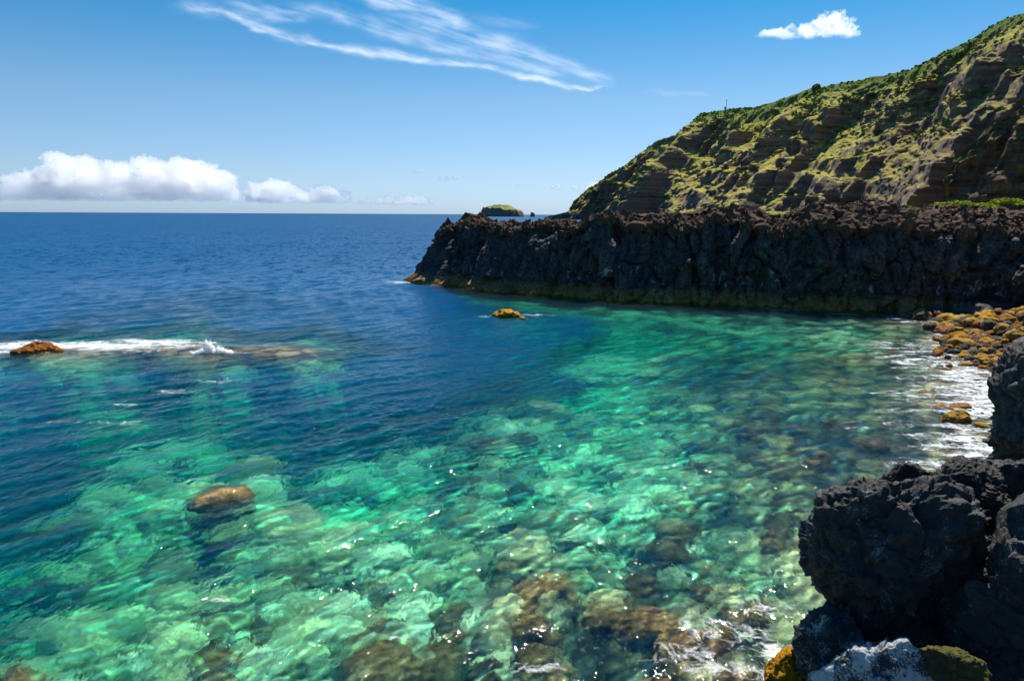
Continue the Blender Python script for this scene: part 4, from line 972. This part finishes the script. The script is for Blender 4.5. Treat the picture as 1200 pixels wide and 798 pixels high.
# pale boulders on the bottom of the bay
named = [(366, 628, 33, 'large pale yellow boulder under water right of the olive awash rock'), (65, 652, 32, 'pale yellow boulder under water at the left'), (396, 722, 26, 'smooth pale green boulder under water at the lower centre left'), (265, 742, 16, 'small round pale yellow boulder under water near the bottom left'), (640, 484, 42, 'long pale yellow boulder at the far end of the bright green shallows'), (533, 553, 22, 'yellowish boulder under water in the middle of the green shallows'), (190, 725, 32, 'pale green boulder under water near the bottom left'), (60, 605, 30, 'dim green boulder at the dark edge of the shallows at left'), (280, 788, 26, 'pale yellow boulder touching the bottom edge at the left'), (740, 515, 20, 'small bright boulder under water right of centre'), (455, 505, 26, 'pale green boulder on the upper left rim of the shallows')]
for i, (px_, py_, hw, lab) in enumerate(named):
    c = ground(px_, py_, -.9); u = c.y / FPX; r = hw * u
    d_ = -zg(c.x, c.y)
    boulder('submerged_boulder', (c.x, c.y, -d_), 1.0, M_pale, lab, 'boulder', 'pale boulders under water', 5 * i + 2, True, (r * 1.1, r, max(min(r * 1.5, d_ - .35), .3) / .72))
cnt = 0; tries = 0
while cnt < 230 and tries < 6000:
    tries += 1
    px_ = g.uniform(-60, 960); py_ = g.uniform(455, 830); c = ground(px_, py_, -1.6); d = -zg(c.x, c.y)
    if not 1.1 < d < 4.6 or g.random() < (.75 if d > 3.6 else .1): continue
    r = min(g.uniform(.35, 1.15) * (1.2 if g.random() < .2 else .8), d * .55)
    m_ = M_pale if g.random() < (.75 if d > 1.9 else .25) else M_weed
    size = 'small' if r < .45 else ('medium' if r < .8 else 'large')
    spot = ('near the bottom edge' if py_ > 700 else ('in the middle of the shallows' if py_ > 580 else 'on the far rim of the shallows')) + (' at the left' if px_ < 250 else (' left of centre' if px_ < 480 else (' right of centre' if px_ < 720 else ' near the black rocks')))
    lb = f'{size} {"pale" if m_ is M_pale else "dark weedy"} boulder under water {spot}'.replace('on the far rim', 'at the far rim').replace(' in the middle of the shallows', ' in mid shallows').replace('near the black rocks', 'by black rocks').replace('at the far rim of the shallows', 'on far rim of shallows')
    boulder('submerged_boulder', (c.x, c.y, -d + r * .35), r, m_, lb, 'boulder', lb.replace('boulder', 'boulders'), tries, False, (1.15, 1, 1.0)); cnt += 1

# stony shore at the right: a dry heap, then boulders standing in the foam
special = [(1121, 491, 17, .62, M_yellow, 'olive brown boulder alone in the foam in front of the tall rock wall'), (1124, 474, 14, .18, M_rust, 'flat rust boulder awash in foam behind the lone olive brown one'), (1167, 512, 9, .35, M_rust, 'small rust boulder in foam touching the tall rock wall'), (1155, 497, 12, .12, M_yellow, 'low yellow brown boulder barely showing through foam'),
    (1112, 389, 9, .45, M_yellow, 'yellow boulder at the seaward end of the stony shore'), (1104, 396, 10, .3, M_rust, 'rust red flat boulder at the seaward end of the stony shore'), (1123, 412, 7, .35, M_rust, 'rust boulder standing apart in foam below the stony shore'), (1150, 398, 13, .75, M_rust, 'big rust orange boulder in the middle of the stony shore'), (1178, 397, 13, .9, M_yellow, 'big yellow topped boulder near the right edge of the stony shore'), (1143, 386, 8, .8, M_yellow, 'yellow boulder on top of the stony shore'), (1182, 389, 10, 1.0, M_orange, 'orange yellow boulder highest at the right of the stony shore'), (1158, 377, 10, .9, M_yellow, 'pale yellow pointed boulder at the foot of the headland'), (1196, 391, 12, 1.3, M_brown, 'dark brown boulder at the right edge of the stony shore'), (1172, 420, 14, .45, M_yellow, 'long yellow brown boulder behind the top of the tall rock wall')]
for i, (px_, py_, hw, h, m_, lab) in enumerate(special):
    c = ground(px_, py_ + 2); u = c.y / FPX; r = hw * u
    boulder('shore_boulder', (c.x, c.y, h * .2 - .05), 1.0, m_, lab, 'boulder', None, i * 4 + 3, True, (r, r * .85, max(h, .2) * 1.0), 0.0)
zone = [(1095, 372, 1250, 430, 150, (.18, .42)), (1070, 366, 1200, 376, 26, (.5, 1.1)), (1090, 376, 1230, 392, 60, (.35, .9)), (1120, 388, 1240, 412, 60, (.35, .85)), (1095, 384, 1160, 420, 30, (.25, .55)), (1110, 408, 1210, 432, 26, (.25, .55)), (1060, 400, 1190, 520, 34, (.15, .42))]
k = 0
for zi, (xa, ya, xb, yb, n_, (ra, rb)) in enumerate(zone):
    for _ in range(n_):
        px_, py_ = g.uniform(xa, xb), g.uniform(ya, yb); c = ground(px_, py_); zz = zg(c.x, c.y)
        if zz < -.5: continue
        k += 1; r = g.uniform(ra, rb); m_ = g.choice([M_rust, M_yellow, M_rust, M_yellow, M_orange, M_brown, M_brown, M_greyb, M_yellow] if zi != 1 else [M_brown, M_greyb, M_yellow])
        nm = {'rust_rock': 'rust brown', 'yellow_algae_rock': 'yellow brown', 'orange_algae_rock': 'orange', 'brown_boulder': 'dark brown', 'grey_boulder': 'grey'}[m_.name]
        where = 'at the shaded foot of the headland' if zi == 1 else ('in the foam of the right shore' if zi >= 4 else 'on the stony right shore')
        size = 'small' if r < .32 else ('medium' if r < .6 else 'large')
        spot = '' if zi == 1 else (' at its seaward end' if px_ < 1125 else (' by the tall rock wall' if py_ > 405 else (' near its far side' if py_ < 385 else ' in its middle')))
        nm = size + ' ' + nm; where = where + spot
        boulder('shore_boulder', (c.x, c.y, max(zz, -.25 if zi >= 4 else 0) + r * .15), r, m_, nm + ' boulder ' + where, 'boulder', nm + ' boulders ' + where, k, False, (1, 1, .92))
# larger grey blocks fallen at the foot of the headland
for i, (px_, py_, r, m_) in enumerate([(1190, 368, 2.0, M_greyb), (1205, 360, 2.6, M_greyb), (1170, 362, 1.5, M_brown), (1178, 374, 1.2, M_greyb), (1148, 366, 1.3, M_brown), (1128, 366, 1.1, M_brown), (1110, 367, 1.0, M_brown), (1225, 372, 2.4, M_brown), (1090, 366, .8, M_brown), (1118, 360, 1.0, M_brown), (1060, 365, .9, M_brown), (1035, 364.5, .8, M_brown), (1010, 363.5, .9, M_brown)]):
    c = ground(px_, py_)
    nm = 'grey' if m_ is M_greyb else 'brown'
    where = ('behind the stony shore' if px_ > 1140 else 'along the waterline') 
    boulder('fallen_block', (c.x, c.y, max(zg(c.x, c.y), 0) + r * .1), r, m_, f'large {nm} block fallen from the headland {where}', 'boulder', f'{nm} fallen blocks {where}', i * 3 + 1, True, (1.1, 1, .75))

# breaking wave on the reef
def splash():
    g_ = np.random.RandomState(4); V = []; F = []; o = 0; c = ground(253, 414); A, B = ICO[2]
    jets = [(-.95, .30), (-.62, .62), (-.42, 1.0), (-.20, .80), (.05, .48), (.35, .40), (.65, .28), (.95, .16), (-1.2, .14)]
    for jx, jh in jets:
        for k in range(26):
            h = g_.uniform(0, 1) ** 1.2 * jh; r = .05 + .13 * (1 - h / (jh + .01)) * g_.uniform(.6, 1.2)
            q = A * (1 + .5 * noise(A[:, 0] * 2 + k, A[:, 1] * 2, A[:, 2] * 2 + jx))[:, None] * r * np.array([1, 1, 1.2])
            V.append(q + np.array([jx + .25 * h * np.sign(jx) + g_.normal() * .05, g_.normal() * .12, h])); F.append(B + o); o += len(A)
    b = NB('sea_spray'); v = b.n('ShaderNodeVolumePrincipled'); v.inputs['Color'].default_value = (1, 1, 1, 1); v.inputs['Anisotropy'].default_value = .4
    v.inputs['Density'].default_value = 26.0; b.done(None, v.outputs[0])
    ob = link('splash', mesh_np('splash', np.concatenate(V), np.concatenate(F), True), b.m); ob.location = c
    m = ob.modifiers.new('fuse', 'REMESH'); m.mode = 'VOXEL'; m.voxel_size = .028; m.use_smooth_shade = True
    tag(ob, 'white splash of a wave breaking on the shallow reef at the left', 'splash')
    dv, df, o = [], [], 0; A, B = ICO[1]
    for k in range(900):
        jx, jh = jets[int(g_.beta(1.2, 1.6) * 8.99)]; h = g_.uniform(.2, 1.35) * jh; r = g_.uniform(.008, .022)
        q = A * r; dv.append(q + np.array([jx + .3 * h * np.sign(jx) + g_.normal() * (.06 + .16 * h), g_.normal() * .18, h + .03])); df.append(B + o); o += len(A)
    b = NB('spray_drops'); d = b.n('ShaderNodeBsdfDiffuse'); d.inputs[0].default_value = (.95, .96, .96, 1); t = b.n('ShaderNodeBsdfTranslucent'); t.inputs[0].default_value = (.95, .96, .96, 1)
    b.done(b.mixs(.6, d.outputs[0], t.outputs[0]))
    dr = link('spray_drops', mesh_np('spray_drops', np.concatenate(dv), np.concatenate(df), True), b.m, ob); dr['kind'] = 'stuff'
splash()
